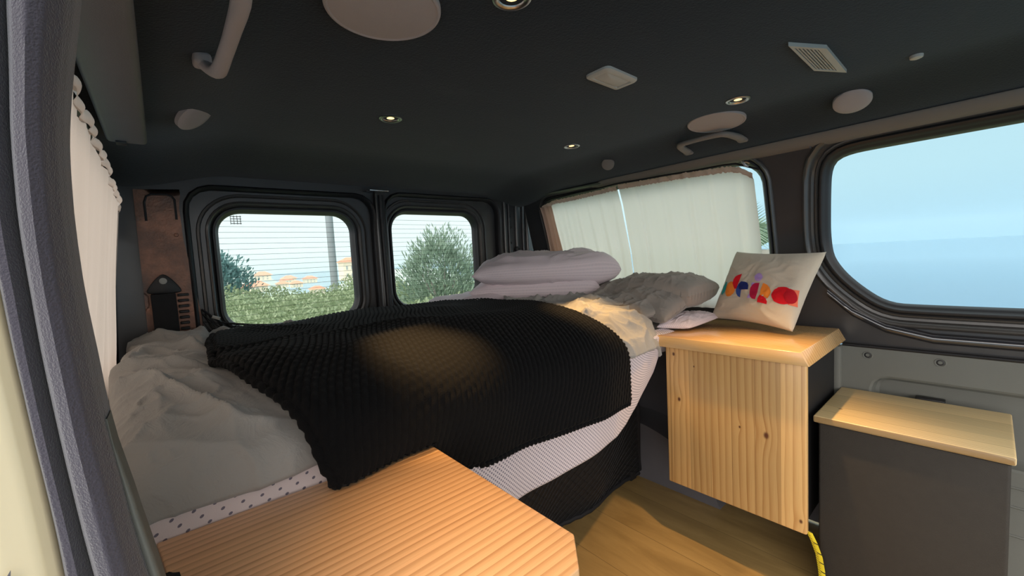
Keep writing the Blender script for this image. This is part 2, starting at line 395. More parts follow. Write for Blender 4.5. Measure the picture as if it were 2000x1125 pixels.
def panel(mapf, outer, holes, step=.06, thick=.02):
    """sheet with holes on a curved surface, thickness going outwards, rims closed"""
    loops = [outer] + holes; verts = []; edges = []
    for lp in loops:
        b = len(verts); verts += [V(p[0], p[1]) for p in lp]; edges += [(b+i, b+(i+1) % len(lp)) for i in range(len(lp))]
    def inside(p, lp):
        c = False; j = len(lp)-1
        for i in range(len(lp)):
            if (lp[i][1] > p[1]) != (lp[j][1] > p[1]) and p[0] < (lp[j][0]-lp[i][0])*(p[1]-lp[i][1])/(lp[j][1]-lp[i][1])+lp[i][0]: c = not c
            j = i
        return c
    xs = [p[0] for p in outer]; ys = [p[1] for p in outer]
    a = min(xs)+step/2
    while a < max(xs):
        b = min(ys)+step/2
        while b < max(ys):
            if inside((a, b), outer) and not any(inside((a, b), h) for h in holes): verts.append(V(a, b))
            b += step
        a += step
    r = delaunay_2d_cdt([Vector(v[:2]) for v in verts], edges, [], 0, 1e-6); vv, ff = r[0], r[2]
    keep = []
    for f in ff:
        c = sum((vv[i] for i in f), Vector((0, 0)))/len(f)
        if inside(c, outer) and not any(inside(c, h) for h in holes): keep.append(f)
    mb = MB(); mb.add([mapf(v.x, v.y, 0) for v in vv], keep)
    if thick:
        for lp in loops:
            n = len(lp); mb.add([mapf(p[0], p[1], 0) for p in lp] + [mapf(p[0], p[1], -thick) for p in lp], [(i, (i+1) % n, n+(i+1) % n, n+i) for i in range(n)])
        mb.add([mapf(v.x, v.y, -thick) for v in vv], [f[::-1] for f in keep])
    return mb
def ring(mapf, outline, prof, closed=False):
    loops = []
    for off, d in prof:
        loops.append([mapf(p[0], p[1], d) for p in offset(outline, off)])
    n = len(outline); mb = MB(); k = len(prof)
    return mb.grid(lambda u, v: loops[min(k-1, int(round(v*(k if closed else k-1)))) % k][int(round(u*n)) % n], n, k if closed else k-1, cu=True, cv=closed)
def pane(mapf, outline, d):
    c = sum(outline, V(0, 0))/len(outline); n = len(outline); mb = MB()
    return mb.grid(lambda u, v: mapf(*(c.lerp(outline[int(round(u*n)) % n], v)), d), n, 6, cu=True)

# window outlines
w2 = resample(chaikin([(.334, -.03), (.325, .14), (.317, .222), (.285, .247), (.20, .250), (-.55, .248), (-.62, .22), (-.62, -.17), (-.56, -.199), (.14, -.203), (.20, -.196), (.255, -.152), (.305, -.095)], 3), 160)
w1 = resample(rrect(.500, 1.50, -.21, .272, .07), 140)
wl = resample(rrect(.40, 1.44, -.21, .245, .07), 140)
r1 = resample(rrect(.158, .603, -.195, .208, .072), 120)
r2_ = resample(rrect(.777, 1.213, -.187, .222, .072), 120)

def st(o): o['kind'] = 'structure'; return o
# --- right wall (metal upper, trim lower)
st(panel(right, [V(-.85, -.33), V(1.62, -.33), V(1.62, .30), V(-.85, .30)], [offset(w2, .062), offset(w1, .03)]).build('wall_right', M['dark'], smooth=True))
def window(name, mapf, outline, gd, ridge, seal, glass_mat=None):
    w = st(ring(mapf, outline, ridge).build(name, M['frame'], ang=50))
    ring(mapf, outline, seal).build('rubber_seal', M['rubber'], w, ang=60)
    pane(mapf, offset(outline, .012), gd).build('window_pane', M['glass'], w)
    return w
window('window_1', right, w2, -.032,
       [(.066, -.004), (.062, .010), (.056, .014), (.050, .012), (.046, .004), (.043, -.004), (.036, -.006), (.032, .002), (.028, .003), (.024, -.006), (.018, -.018), (.012, -.022)],
       [(.026, -.012), (.024, -.002), (.019, .003), (.013, .002), (.010, -.006), (.006, -.010), (.003, -.012), (0, -.018), (-.003, -.030), (.008, -.034)])
window('window_2', right, w1, -.030,
       [(.034, -.004), (.031, .006), (.026, .009), (.021, .006), (.018, -.004), (.010, -.014)],
       [(.020, -.008), (.018, .002), (.013, .005), (.008, .001), (.004, -.010), (0, -.016), (-.003, -.028), (.006, -.032)])
# rounded sill bulge below the front side window
def sill(u, v):
    y = lerp(.335, -.84, u); an = v*math.pi
    zc = interp(y, [-.84, .10, .20, .28, .335], [-.290, -.290, -.268, -.222, -.165]); yo = 0
    return right(y + .020*math.sin(0), zc + .016*math.cos(an), .022*math.sin(an) - .002)
MB().grid(sill, 60, 8).build('window_sill', M['gloss'], bpy.data.objects['window_1'])
# lower grey trim with pocket
pk = resample(rrect(-.62, .235, -.615, -.412, .045), 90)
lowmap = lambda y, z, d: right(y, z, d + .012)
st(panel(lowmap, [V(-.85, -.945), V(.305, -.945), V(.305, -.333), V(-.85, -.333)], [pk]).build('wall_right_lower', M['gplast']))
lw = bpy.data.objects['wall_right_lower']
ring(lowmap, pk, [(0, 0), (-.006, -.003), (-.012, -.03), (-.02, -.036)]).build('pocket_rim', M['gplast'], lw)
pane(lowmap, offset(pk, -.018), -.036).build('pocket_back', M['gplast'], lw)
def rod(mapf, a, b, prof, n=24):
    return MB().lathe(prof, n, lambda p, q, h: mapf(a+p, b+q, h))
for (a, b) in ((.239, -.356), (.085, -.355), (-.30, -.352)):
    rod(lowmap, a, b, [(.0125, .000), (.0118, .0015), (.0100, .0015), (.0092, .0005), (.0080, -.001)]).build('clip_ring', M['gplast'], lw)
    rod(lowmap, a, b, [(.0082, .0006), (.0055, .0012), (.0045, -.0005), (0, -.0005)]).build('clip_hole', M['rubber'], lw)
MB().box(1.612, 1.640, .074, .134, -.488, -.462, .003).build('pocket_latch', M['rubber'], lw)
for z in (-.655, -.705, -.78): MB().tube([lowmap(y/20, z, .001) for y in range(-16, 6)], .003, 6).build('trim_rib', M['gplast'], lw)
MB().box(1.585, 1.622, .300, .322, -.945, -.331, .004).build('edge_strip', M['gplast'], lw)
MB().tube([right(y/20*1.0, -.330 - .0*y, .010) for y in range(-17, 7)], .005, 8).build('trim_gap_strip', M['rubber'], lw)
# wall behind bed and cabinet, below the windows
st(MB().grid(lambda u, v: right(lerp(.322, 1.64, u), lerp(-.945, -.332, v), -.004), 20, 8).build('wall_right_rear', M['gdark']))
# --- ceiling and side rails
def ceil_z(x, y):
    z = .360
    z -= .050*sst(.20, -.06, x) + .050*sst(1.22, 1.49, x)
    z -= .040*sst(1.30, 1.66, y)
    return z
def ceil_surf(x, y, d=0): return V(x, y, ceil_z(x, y) - d)
st(MB().grid(lambda u, v: ceil_surf(lerp(-.08, 1.50, u), lerp(-.9, 1.665, v)), 60, 60).grid(lambda u, v: (lerp(-.08, 1.50, u), lerp(-.9, 1.665, v), .39), 2, 2, flip=True).build('ceiling', M['liner']))
def rail(u, v):
    y = lerp(-.9, 1.16, u); a = [(.309, 0.002), (.309, .018), (.304, .024), (.286, .018), (.279, .010), (.277, -.002)]
    i = min(5, int(round(v*5))); z, d = a[i]; s = sst(1.16, 1.08, y)
    return right(y, lerp(.298, z, .3+.7*s), d*lerp(.4, 1, s))
o = st(MB().grid(rail, 60, 5).build('trim_1', M['rail'], ang=60))
MB().box(1.487, 1.506, .352, .356, .275, .312, .001).build('joint', M['gdark'], o)
st(MB().tube([right(1.10 + .54*i/10, .302 + .004*i/10, .012) for i in range(11)], .008, 8).build('trim_2', M['dark']))
# --- back wall: pillars, header, two doors
bk = panel(back, [V(-.13, -.95), V(1.66, -.95), V(1.66, .325), V(-.13, .325)], [resample(rrect(.075, .690, -.90, .285, .07), 80), resample(rrect(.728, 1.345, -.90, .300, .07), 80)])
st(bk.build('wall_back', M['dark']))
wb = bpy.data.objects['wall_back']
# copper coloured left pillar panel with pressed groove
pp = lambda x, z, d: back(x, z, d + .012)
cp = [V(-.040, .262), V(.072, .268), V(.062, .22), V(.064, .12), V(.078, -.02), V(.100, -.25), V(-.045, -.25)]
panel(pp, resample(cp, 60), [], .03, .012).build('pillar_panel', M['copper'], wb)
MB().tube([pp(x, z, -.001) for x, z in ((-.018, .17), (-.018, .225), (-.012, .243), (0, .250), (.035, .251), (.047, .246), (.053, .236), (.053, .175))], .0035, 8).build('pressed_groove', M['rubber'], wb)
for i in range(7):
    MB().box(.034, .062-.001*i, 1.628, 1.652, -.062-.0175*i, -.054-.0175*i, .002).build('vent_slot', M['rubber'], wb)
rod(pp, .048, .128, [(.006, 0), (.005, .004), (0, .005)], 12).build('pillar_stud', M['copper'], wb)
# right rear pillar ribs
for x, r_, m in ((1.372, .010, 'frame'), (1.402, .006, 'dark'), (1.452, .010, 'frame'), (1.50, .007, 'dark'), (1.53, .012, 'frame')):
    MB().tube([back(x + .010*math.sin(i/12*2), lerp(-.5, .30, i/12), .004) for i in range(13)], r_, 10).build('pillar_rib', M[m], wb)
for z in (.08, .16, .22): rod(back, 1.425, z, [(.007, .002), (.006, .005), (.0035, .003), (0, .003)], 14).build('pillar_plug', M['rubber'], wb)
rod(back, 1.46, .045, [(.016, .002), (.016, .014), (.012, .018), (.006, .018), (.004, .012), (0, .012)], 18).build('pillar_bolt', M['rubber'], wb)
# centre post
MB().box(.688, .730, 1.632, 1.70, -.9, .30, .006).build('centre_post', M['dark'], wb)
MB().tube([V(.708, 1.630, lerp(-.5, .285, i/10)) for i in range(11)], .009, 10).build('post_seal', M['rubber'], wb)
MB().tube([V(.690, 1.630, lerp(-.5, .29, i/10)) for i in range(11)], .004, 8).build('post_edge', M['frame'], wb)
MB().box(.655, .735, 1.600, 1.634, .296, .302, .002).build('catch_plate', M['steel'], wb)
dmap = lambda x, z, d: back(x, z, d - .020)
for nme, outl, xa, xb, zt in (('door_1', r1, .070, .694, .290), ('door_2', r2_, .724, 1.350, .305)):
    d = st(panel(dmap, resample(rrect(xa, xb, -.93, zt, .075), 90), [offset(outl, .03)]).build(nme, M['dark']))
    ring(dmap, outl, [(.036, -.002), (.033, .008), (.028, .010), (.024, .006), (.020, -.006), (.014, -.010), (.010, -.020)]).build('window_frame', M['frame'], d)
    ring(dmap, outl, [(.060, -.002), (.057, .008), (.051, .009), (.047, -.001)]).build('pressed_ridge', M['frame'], d)
    ring(dmap, outl, [(.018, -.008), (.015, .000), (.008, .000), (.004, -.010), (0, -.016), (-.003, -.032), (.008, -.036)]).build('rubber_seal', M['rubber'], d)
    pane(dmap, offset(outl, .010), -.034).build('window_pane', M['glass'], d)
    xs = [p.x for p in outl]; zs = [p.y for p in outl]; x0, x1, z0, z1 = min(xs), max(xs), min(zs), max(zs); k = 0
    z = z1 - .028
    while z > z0 + .02:
        e = .072 - math.sqrt(max(0, .072**2 - max(0, .072-(z1-z), .072-(z-z0))**2)) if min(z1-z, z-z0) < .072 else 0
        MB().tube([dmap(x0+e-.003+(x1-x0-2*e+.006)*i/6, z, -.033) for i in range(7)], .00055, 4).build('heater_wire', M['rubber'], d, smooth=False)
        z -= .0195
    # weather strip round the door
    oo = resample(rrect(xa+.006, xb-.006, -.93, zt-.006, .075), 120)
    ring(back, oo, [(.006, -.004), (.005, .012), (0, .018), (-.006, .014), (-.010, .002), (-.010, -.018)]).build('weather_strip', M['rubber'], d)
d1 = bpy.data.objects['door_1']
for i in range(4): MB().box(.196, .228, 1.684, 1.686, .168+.008*i, .170+.008*i).build('glass_mark', M['rail'], d1, smooth=False)
for i in range(4): MB().box(.196+.0095*i, .1975+.0095*i, 1.684, 1.686, .166, .196).build('glass_mark', M['rail'], d1, smooth=False)
# --- left wall with its window
st(panel(left, [V(.40, -.945), V(1.64, -.945), V(1.64, .335), V(.40, .335)], [offset([p for p in resample(rrect(.44, 1.44, -.21, .245, .07), 140)], .03)]).build('wall_left', M['dark']))
wl = resample(rrect(.44, 1.44, -.21, .245, .07), 140)
window('window_3', left, wl, -.030,
       [(.034, -.004), (.031, .006), (.026, .009), (.021, .006), (.018, -.004), (.010, -.014)],
       [(.020, -.008), (.018, .002), (.013, .005), (.008, .001), (.004, -.010), (0, -.016), (-.003, -.028), (.006, -.032)])
# floor
st(MB().box(-.16, 1.62, -.95, 1.66, -.985, -.95).build('floor', M['floor']))
# wheel arch low on the right
def arch(u, v):
    y = lerp(.62, 1.40, u); z = -.95 + .24*math.sin(math.pi*u)**.5; return V(lerp(1.62, 1.46, v), y, z)
st(MB().grid(arch, 24, 3).grid(lambda u, v: (1.46, lerp(.62, 1.40, u), lerp(-.95, -.95+.24*math.sin(math.pi*u)**.5, v)), 24, 3).build('wall_wheel_arch', M['gdark']))

# --- sliding door opening: flocked seal, painted body, trims (structure)
def curve_lr(keys, t):
    return [interp(t, [k[0] for k in keys], [k[i] for k in keys]) for i in range(1, len(keys[0]))]
def smoothkeys(keys, n=60):
    zs = [k[0] for k in keys]; out = []
    for i in range(n+1):
        z = lerp(zs[0], zs[-1], i/n); acc = [0]*(len(keys[0])-1)
        for dz in (-.04, -.02, 0, .02, .04):
            c = curve_lr(keys, z+dz); acc = [a + b/5 for a, b in zip(acc, c)]
        out.append((z, *acc))
    return out
# keys: height, x of left edge, crease, right edge at y=.35
SK = [(-.60, -.040, -.020, .020), (-.30, -.054, -.038, -.010), (-.192, -.0578, -.0462, -.0221), (-.153, -.0590, -.0495, -.0271), (-.105, -.0614, -.0528, -.0321), (-.046, -.0650, -.0555, -.0354), (.003, -.0672, -.0576, -.0385), (.045, -.068, -.0576, -.039), (.080, -.0675, -.0562, -.0369), (.120, -.065, -.053, -.0334), (.163, -.061, -.0505, -.024), (.32, -.045, -.034, -.004)]
sk = smoothkeys(SK, 90)
def seal(u, v):
    z, a, c, b = sk[int(round(v*90))]
    # two bulges: a->c small, c->b big ; section in (x,y)
    prof = [(a, .02), (a, 0), (lerp(a, c, .25), -.008), (lerp(a, c, .6), -.009), (lerp(a, c, .9), -.002), (c, .003), (lerp(c, b, .06), -.004), (lerp(c, b, .2), -.013), (lerp(c, b, .45), -.018), (lerp(c, b, .7), -.015), (lerp(c, b, .92), -.004), (b, .008), (b, .03)]
    k = u*(len(prof)-1); i = min(len(prof)-2, int(k)); f = k-i
    x = lerp(prof[i][0], prof[i+1][0], f); y = lerp(prof[i][1], prof[i+1][1], f)
    return V(x + .0006*nz(x*60, z*20), .35 + y, z)
sl = MB().grid(seal, 48, 90).build('trim_3', M['seal'], ang=70); st(sl)
def body(u, v):
    z, a, c, b = sk[int(round(v*90))]
    prof = [(a+.004, .02), (a-.001, -.002), (a-.006, -.006), (a-.020, -.010), (a-.034, -.012), (a-.060, -.012), (a-.075, -.004), (a-.30, .02)]
    k = u*(len(prof)-1); i = min(len(prof)-2, int(k)); f = k-i
    return V(lerp(prof[i][0], prof[i+1][0], f), .35 + lerp(prof[i][1], prof[i+1][1], f), z)
bo = st(MB().grid(body, 28, 90).build('wall_outer_body', M['beigepaint'], ang=60))
MB().add([(-.0785, .3365, -.158), (-.0745, .3365, -.151), (-.0755, .3365, -.160)], [(0, 1, 2)]).build('paint_chip', M['gdark'], bo)
# inner plastic strip between seal and bed
def strip(u, v):
    z = lerp(-.34, -.085, v); b = curve_lr(SK, z)[2]; w = interp(z, [-.34, -.20, -.14, -.085], [1.0, .8, .6, 0.1])
    prof = [(b-.006, .360), (b+.001*w, .352), (b+.003*w, .352), (b+.005*w, .356), (b+.005*w, .375)]
    i = min(4, int(round(u*4))); return V(prof[i][0], prof[i][1], z)
st(MB().grid(strip, 4, 40).build('trim_4', M['gplast'], ang=80))

# ------------------------------------------------------------------ ceiling things
def on_ceiling(x, y):
    e = .01; n = V(-(ceil_z(x+e, y)-ceil_z(x-e, y))/(2*e), -(ceil_z(x, y+e)-ceil_z(x, y-e))/(2*e), 1).normalized()*-1
    a = V(1, 0, 0); a = (a - n*a.dot(n)).normalized(); b = n.cross(a); c = V(x, y, ceil_z(x, y))
    return lambda p, q, h: c + a*p + b*q + n*h
def speaker(x, y, r, label, mat='cover', grp=None, fr=None):
    m = fr or on_ceiling(x, y); t = thing('speaker_cover', m(0, 0, 0), label, 'speaker cover', grp)
    MB().lathe([(r, -.004), (r, .004), (r*.985, .0065), (r*.95, .0075), (r*.91, .006)], 64, m).build('rim', M[mat], t)
    MB().lathe([(r*.915, .0062), (r*.8, .0075), (r*.4, .0085), (0, .009)], 64, m).build('grille', M[mat], t)
speaker(.270, .560, .079, 'large round beige speaker cover at the top of the ceiling')
speaker(1.245, .520, .076, 'round beige speaker cover on the ceiling directly above the right grab handle', 'cover')
def tilt(c, n, u=V(0, 1, 0)):
    n = n.normalized(); a = (u - n*u.dot(n)).normalized(); b = n.cross(a); return lambda p, q, h: c + a*p + b*q + n*h
def plug(nm, c, n, r, mat, label, cat='cap'):
    o = MB().lathe([(r, -.006), (r, .002), (r*.93, .0045), (r*.6, .006), (0, .0065)], 40, tilt(c, n)).build(nm, M[mat]); tag(o, label, cat)
plug('round_cap', V(1.318, .228, .336), V(-.45, -.10, -.8), .038, 'cover', 'round beige cap on the dark ceiling above the big right window')
plug('round_cap', V(1.320, .950, .334), V(-.75, -.35, -.50), .0235, 'cover2', 'small dark grey round cap above the curtained right window')
plug('round_cap', V(.085, 1.10, .336), V(.60, -.25, -.75), .040, 'cover', 'half seen round beige cap at the left side of the ceiling')
plug('ceiling_button', V(1.187, .105, .359), V(0, 0, -1), .0105, 'lplast', 'tiny pale button in the ceiling near the upper right', 'button')
def downlight(x, y, label, power, aim=(0, 0), size=42):
    m = on_ceiling(x, y); t = thing('downlight', m(0, 0, 0), label, 'downlight', 'warm ceiling spotlights')
    tr_ = MB().lathe([(.0275, -.002), (.0275, .002), (.025, .0035), (.021, .003), (.018, .0), (.0165, -.006)], 40, m).build('trim_ring', M['steel'], t)
    MB().lathe([(.0165, -.004), (.012, -.0005), (.006, .0005), (0, .001)], 32, m).build('bulb', M['bulb'], tr_)
    L = bpy.data.lights.new('downlight_lamp', 'SPOT'); L.energy = power; L.color = (1.0, .60, .24); L.spot_size = R(size); L.spot_blend = 1.0; L.shadow_soft_size = .012
    lo = bpy.data.objects.new('lamp', L); SC.collection.objects.link(lo); lo.parent = t
    p = m(0, 0, .014); lo.location = V(p.x, p.y, p.z+H) - V(*t.location)
    lo.rotation_euler = V(aim[0], aim[1], -1).to_track_quat('-Z', 'Y').to_euler()
downlight(.404, .440, 'lit warm downlight at the top edge of the photo over the table', 18, (-.02, -.08), 60)
downlight(.465, .972, 'lit warm downlight above the black blanket, left of the centre', 46, (-.06, -.30), 33)
downlight(1.074, .915, 'lit warm downlight nearest the curtained side window', 36, (-.06, -.16), 42)
downlight(1.124, .416, 'lit warm downlight just above the right grab handle and speaker cover', 38, (.02, -.02), 64)
# dome light
m = on_ceiling(.742, .516); t = thing('dome_light', m(0, 0, 0), 'off rectangular dome light with a clear lens in a beige ceiling surround', 'ceiling lamp')
ro = resample(rrect(-.055, .055, -.030, .030, .012), 60); rm = lambda a, b, h: m(a, -b, h)
ring(rm, ro, [(0, -.003), (-.001, .004), (-.005, .007), (-.012, .007), (-.014, .004)]).build('surround', M['lplast'], t)
ri = resample(rrect(-.042, .042, -.018, .018, .006), 60)
MB().grid(lambda u, v: rm(*(V(0, 0).lerp(ri[int(round(u*60)) % 60], v)), .004+.006*(1-v**3)), 60, 6, cu=True).build('lens', M['lplast'], t)
# vent
A = V(.894, .245); E1 = V(.174, .002); E2 = V(.075, -.040)
vm = lambda a, b, h: on_ceiling(.96, .21)(*( (A + E1*a + E2*b) - V(.96, .21)).yx[::-1], h) if False else V((A + E1*a + E2*b).x, (A + E1*a + E2*b).y, .359 - h)
t = thing('ceiling_vent', vm(.5, .5, 0), 'small grey slatted air vent in the ceiling, upper right', 'vent')
def vbox(a0, a1, b0, b1, h0, h1): return MB().hexa([vm(a0, b0, h0), vm(a1, b0, h0), vm(a1, b1, h0), vm(a0, b1, h0), vm(a0, b0, h1), vm(a1, b0, h1), vm(a1, b1, h1), vm(a0, b1, h1)])
fm = vbox(0, 1, 0, .10, -.003, .006)
for a in ((0, 1, .74, 1), (0, .07, .1, .74), (.93, 1, .1, .74)):
    q = vbox(*a, -.003, .006); fm.add(q.v, q.f)
vf = fm.build('frame', M['lplast'], t, smooth=False)
vbox(.07, .93, .10, .74, -.003, -.001).build('backing', M['rubber'], t, smooth=False)
for i in range(6): vbox(.07, .93, .13+.103*i, .18+.103*i, 0, .005).build('slat', M['lplast'], vf, smooth=False)
# faint marks in the headliner
for (x, y, a, l) in ((.715, .392, .3, .012), (.760, .375, .5, .010), (1.27, .13, .1, .02)):
    pass
# right grab handle
def handle(p0, p1, drop, side, label, r=.011, mat='cover'):
    t = thing('grab_handle', (p0+p1)/2, label, 'grab handle')
    d = p1 - p0; pts = []
    prof = [(0, 0), (.012, .35), (.05, .72), (.12, .95), (.22, 1.0), (.5, 1.02), (.78, 1.0), (.88, .95), (.95, .72), (.988, .35), (1, 0)]
    cc = resample([V(a, b*.35) for a, b in prof], 40, False)
    for c in cc: pts.append(p0 + d*c.x + drop*(c.y/.35) + side*0)
    MB().tube(pts, lambda u: r*(1.35 - .45*math.sin(math.pi*u)), 14, flat=.75).build('grip', M[mat], t)
    for p in (p0, p1):
        MB().box(p.x-.012, p.x+.012, p.y-.014, p.y+.014, p.z-.010, p.z+.010, .006, 3).build('mount', M[mat], t)
handle(V(1.395, .675, .326), V(1.395, .505, .326), V(-.100, 0, .006), V(0, 0, 0), 'beige grab handle at the right edge of the ceiling below a round cover', .0105, 'cover2')
handle(V(.078, .800, .330), V(.082, .520, .332), V(.016, 0, -.026), V(0, 0, 0), 'grey grab handle at the left side of the ceiling, cut off by the top edge', .0105, 'cover')
# duct box along the left roof edge
t = thing('roof_edge_box', (-.02, .6, .272), 'long grey plastic box along the left roof edge above the curtain', 'trim box')
bm_ = MB().box(-.058, .004, -.25, 1.15, .274, .345, .008, 3); bm_.build('box_shell', M['gdark'], t, ang=60)
MB().box(-.044, -.028, 1.128, 1.152, .270, .278, .001).build('notch', M['rubber'], t)

# ------------------------------------------------------------------ curtains
def curtain(label, mapf, y0, y1, top, bot, folds, amp, d0, mat, hmat, hh=.028, seed=0, ang=0, gather=0, hemw=0, grp='cream side window curtains'):
    z0 = (top(0)+bot(0))/2; t = thing('curtain', mapf((y0+y1)/2, bot(.5), d0), label, 'curtain', grp)
    def wave(u, w):   # soft pleats
        ph = folds*u*2*math.pi + 1.5*nz(u*3+seed, 0, seed) ; k = .35+.65*w
        return (math.sin(ph)*.6 + math.sin(ph*2.3+1.1)*.22 + nz(u*folds*1.3, w*1.5, seed)*.7)*amp*k + .009*abs(math.cos(ph*.55))**14*k
    def P(u, w):   # w: 0 top .. 1 bottom
        zt, zb = top(u), bot(u); z = lerp(zt-hh, zb, w)
        y = lerp(y0, y1, u) + .006*nz(u*4, w*2, seed+5) + ang*w*(u-.5)
        if gather: y += gather*w*(1-w)*4*(1-u)
        return mapf(y, z, d0 + wave(u, w))
    MB().grid(P, 160, 40).build('cloth', M[mat], t)
    def Hd(u, w):
        z = top(u) + .004*nz(u*60, 0, seed) - w*(hh+.002); b = .0025*math.sin(u*folds*14) ; 
        return mapf(lerp(y0, y1, u), z, d0 + wave(u, 0)+.0015 + b + .004*math.sin(w*math.pi))
    MB().grid(Hd, 220, 6).build('header', M[hmat], t)
    return t
ct = curtain('large cream curtain on the right side window, its front half', right, 1.016, .512, lambda u: interp(u, [0, .5, .85, .93, 1], [.279, .275, .268, .258, .232]), lambda u: -.235, 5, .006, .020, 'curtain', 'header', .017, 3)
curtain('narrower cream curtain covering the rear end of the right side window', right, 1.475, 1.026, lambda u: interp(u, [0, .2, .4, 1], [.252, .268, .267, .276]), lambda u: -.235, 6, .008, .020, 'curtain', 'header', .015, 8)
# pink bunched end of the rear curtain
t = bpy.data.objects['curtain.001'] if 'curtain.001' in bpy.data.objects else bpy.data.objects['curtain']
MB().grid(lambda u, w: right(lerp(1.482, 1.400, u) , lerp(.243, -.235, w), .034 + .010*math.sin(u*20+w)*(.5+.5*w) + .006*nz(u*6, w*3)), 50, 20).build('bunched_edge', M['header'], t)
curtain('grey cream gathered curtain along the left side window', left, .395, 1.47, lambda u: interp(u, [0, .3, .6, .85, 1], [.238, .238, .226, .205, .190]) + .003*math.sin(u*31), lambda u: -.30, 8, .015, .026, 'lcurtain', 'lcurtain', .016, 21)
# cords
def cordo(pts, r, label, cat, nm='elastic_cord'):
    return tag(MB().tube(pts, r, 6).build(nm, M['netm']), label, cat)
cordo([right(lerp(1.50, .49, i/30), interp(i/30, [0, .08, .5, .93, 1], [.240, .276, .283, .272, .240]), .022+.004*math.sin(i)) for i in range(31)], .0035, 'black elastic cord threaded along the top of the right curtains', 'cord')
o = tag(MB().tube([right(.533, .272, .034), right(.530, .268, .036), right(.524, .258, .036), right(.517, .252, .036)], .0045, 8).tube([right(.530, .268, .036), right(.520, .268, .036), right(.512, .262, .034)], .003, 6).build('curtain_hook', M['steel']), 'shiny metal hook at the front upper corner of the right curtain', 'hook')

# ------------------------------------------------------------------ seat belt anchor on the left pillar
t = thing('seat_belt', (0, 1.63, -.2), 'black seat belt hanging from a triangular anchor on the coppery left pillar', 'seat belt')
bp = lambda a, b, h: back(a, b, h+.026)
tri = chaikin([V(-.034, -.050), V(.044, -.052), V(.046, -.038), V(.014, .008), V(-.004, .008), V(-.036, -.036)], 2)
ac = MB().prism([p[:] for p in tri], -.010, .014, bp, .003).build('anchor_cover', M['rubber'], t)
rod(bp, .004, -.012, [(.010, .012), (.009, .0165), (.005, .0175), (0, .0175)], 20).build('anchor_bolt', M['lplast'], ac)
MB().box(-.028, .030, 1.604, 1.634, -.235, -.050, .003).build('belt_webbing', M['netm'], t)

# ------------------------------------------------------------------ bed
PROF = [(1.605, -.215), (1.58, -.195), (1.5, -.183), (1.3, -.180), (1.1, -.182), (.98, -.186), (.88, -.196), (.80, -.212), (.74, -.232), (.705, -.252), (.686, -.275), (.680, -.297)]
PL = [0]
for i in range(1, len(PROF)): PL.append(PL[-1] + math.hypot(PROF[i][0]-PROF[i-1][0], PROF[i][1]-PROF[i-1][1]))
def prof(s):      # s arc length -> (y,z,ny,nz), smooth; continues straight down past the end
    def raw(q):
        if q <= PL[-1]: return interp(q, PL, [p[0] for p in PROF]), interp(q, PL, [p[1] for p in PROF])
        return PROF[-1][0], PROF[-1][1] - (q-PL[-1])
    y = z = 0
    for k in (-.03, -.015, 0, .015, .03):
        a, b = raw(max(0, s+k)); y += a/5; z += b/5
    a = raw(max(0, s-.02)); b = raw(s+.02); ty, tz = b[0]-a[0], b[1]-a[1]; L = math.hypot(ty, tz)
    return y, z, tz/L, -ty/L        # normal pointing up / to the viewer
S_END = PL[-1]
def ridge(x, y, f, seed):
    w = 1.2*nz(x*2.3, y*2.3, seed+9); n = nz(x*f + w, y*f*.8 - w, seed); return (1 - min(1, abs(n)*2.8))**1.7
def lump(x, y): return .010*nz(x*3.1+4, y*3.1, 2.2) + .006*nz(x*7, y*7, 5.1)
def folds(x, y):
    a = ridge(x, y, 3.6, 1.3)*.016 + ridge(x*.8+.3*y, y*1.3, 7.0, 4.4)**1.5*.022 + ridge(x+y*.6, y-.4*x, 11, 7.7)**1.5*.013 + ridge(x*.6+y, y*.7-x, 24, 2.7)**1.4*.005
    return a
def in_blanket(x, y, s):
    xl = interp(y, [.66, .70, .76, .85, 1.0, 1.3, 1.6], [.172, .150, .125, .092, .066, .078, .118])
    return sst(xl-.035, xl+.005, x)*sst(1.0, .96, x)*sst(.05, .075, s)
def duvet(u, v):
    s = v*(S_END+.010); y, z, ny, nzz = prof(s)
    xl = interp(y, [.68, .8, 1.06, 1.6], [-.062, -.076, -.092, -.085]); xr = interp(y, [.68, .75, .95, 1.1, 1.6], [1.212, 1.225, 1.30, 1.50, 1.53])
    x = lerp(xl, xr, u)
    k = 1 - in_blanket(x, y, s)*.9
    e = min(u, 1-u); e2 = math.sqrt(max(0, 1-(1-min(1, e/.028))**2))
    z -= (1-e2)*.034
    kk = lerp(1, .55, sst(.8, .7, y)) if y < .8 else 1
    d = (lump(x, y) + folds(x, y)*kk - .004)*k - .004*(1-k)
    if 1.0 < x and y < 1.1: d += .012*sst(1.0, 1.08, x)*sst(.70, .78, y)
    hem = .012*nz(x*5, 3.3)*sst(S_END-.10, S_END, s)
    return V(x + .5*d*(nz(x*9, y*9)), y + ny*d*1.0, z + nzz*d + (hem if s > S_END-.1 else 0))
dv = MB().grid(duvet, 420, 260)
dv.grid(lambda u, v: V(*duvet(u, 1)) + V(0, .012*v + .004*math.sin(v*3), -.008*math.sin(v*math.pi)), 420, 4)
tag(dv.build('duvet', M['duvet'], ang=180), 'crumpled grey duvet spread over the bed under the black blanket', 'duvet')
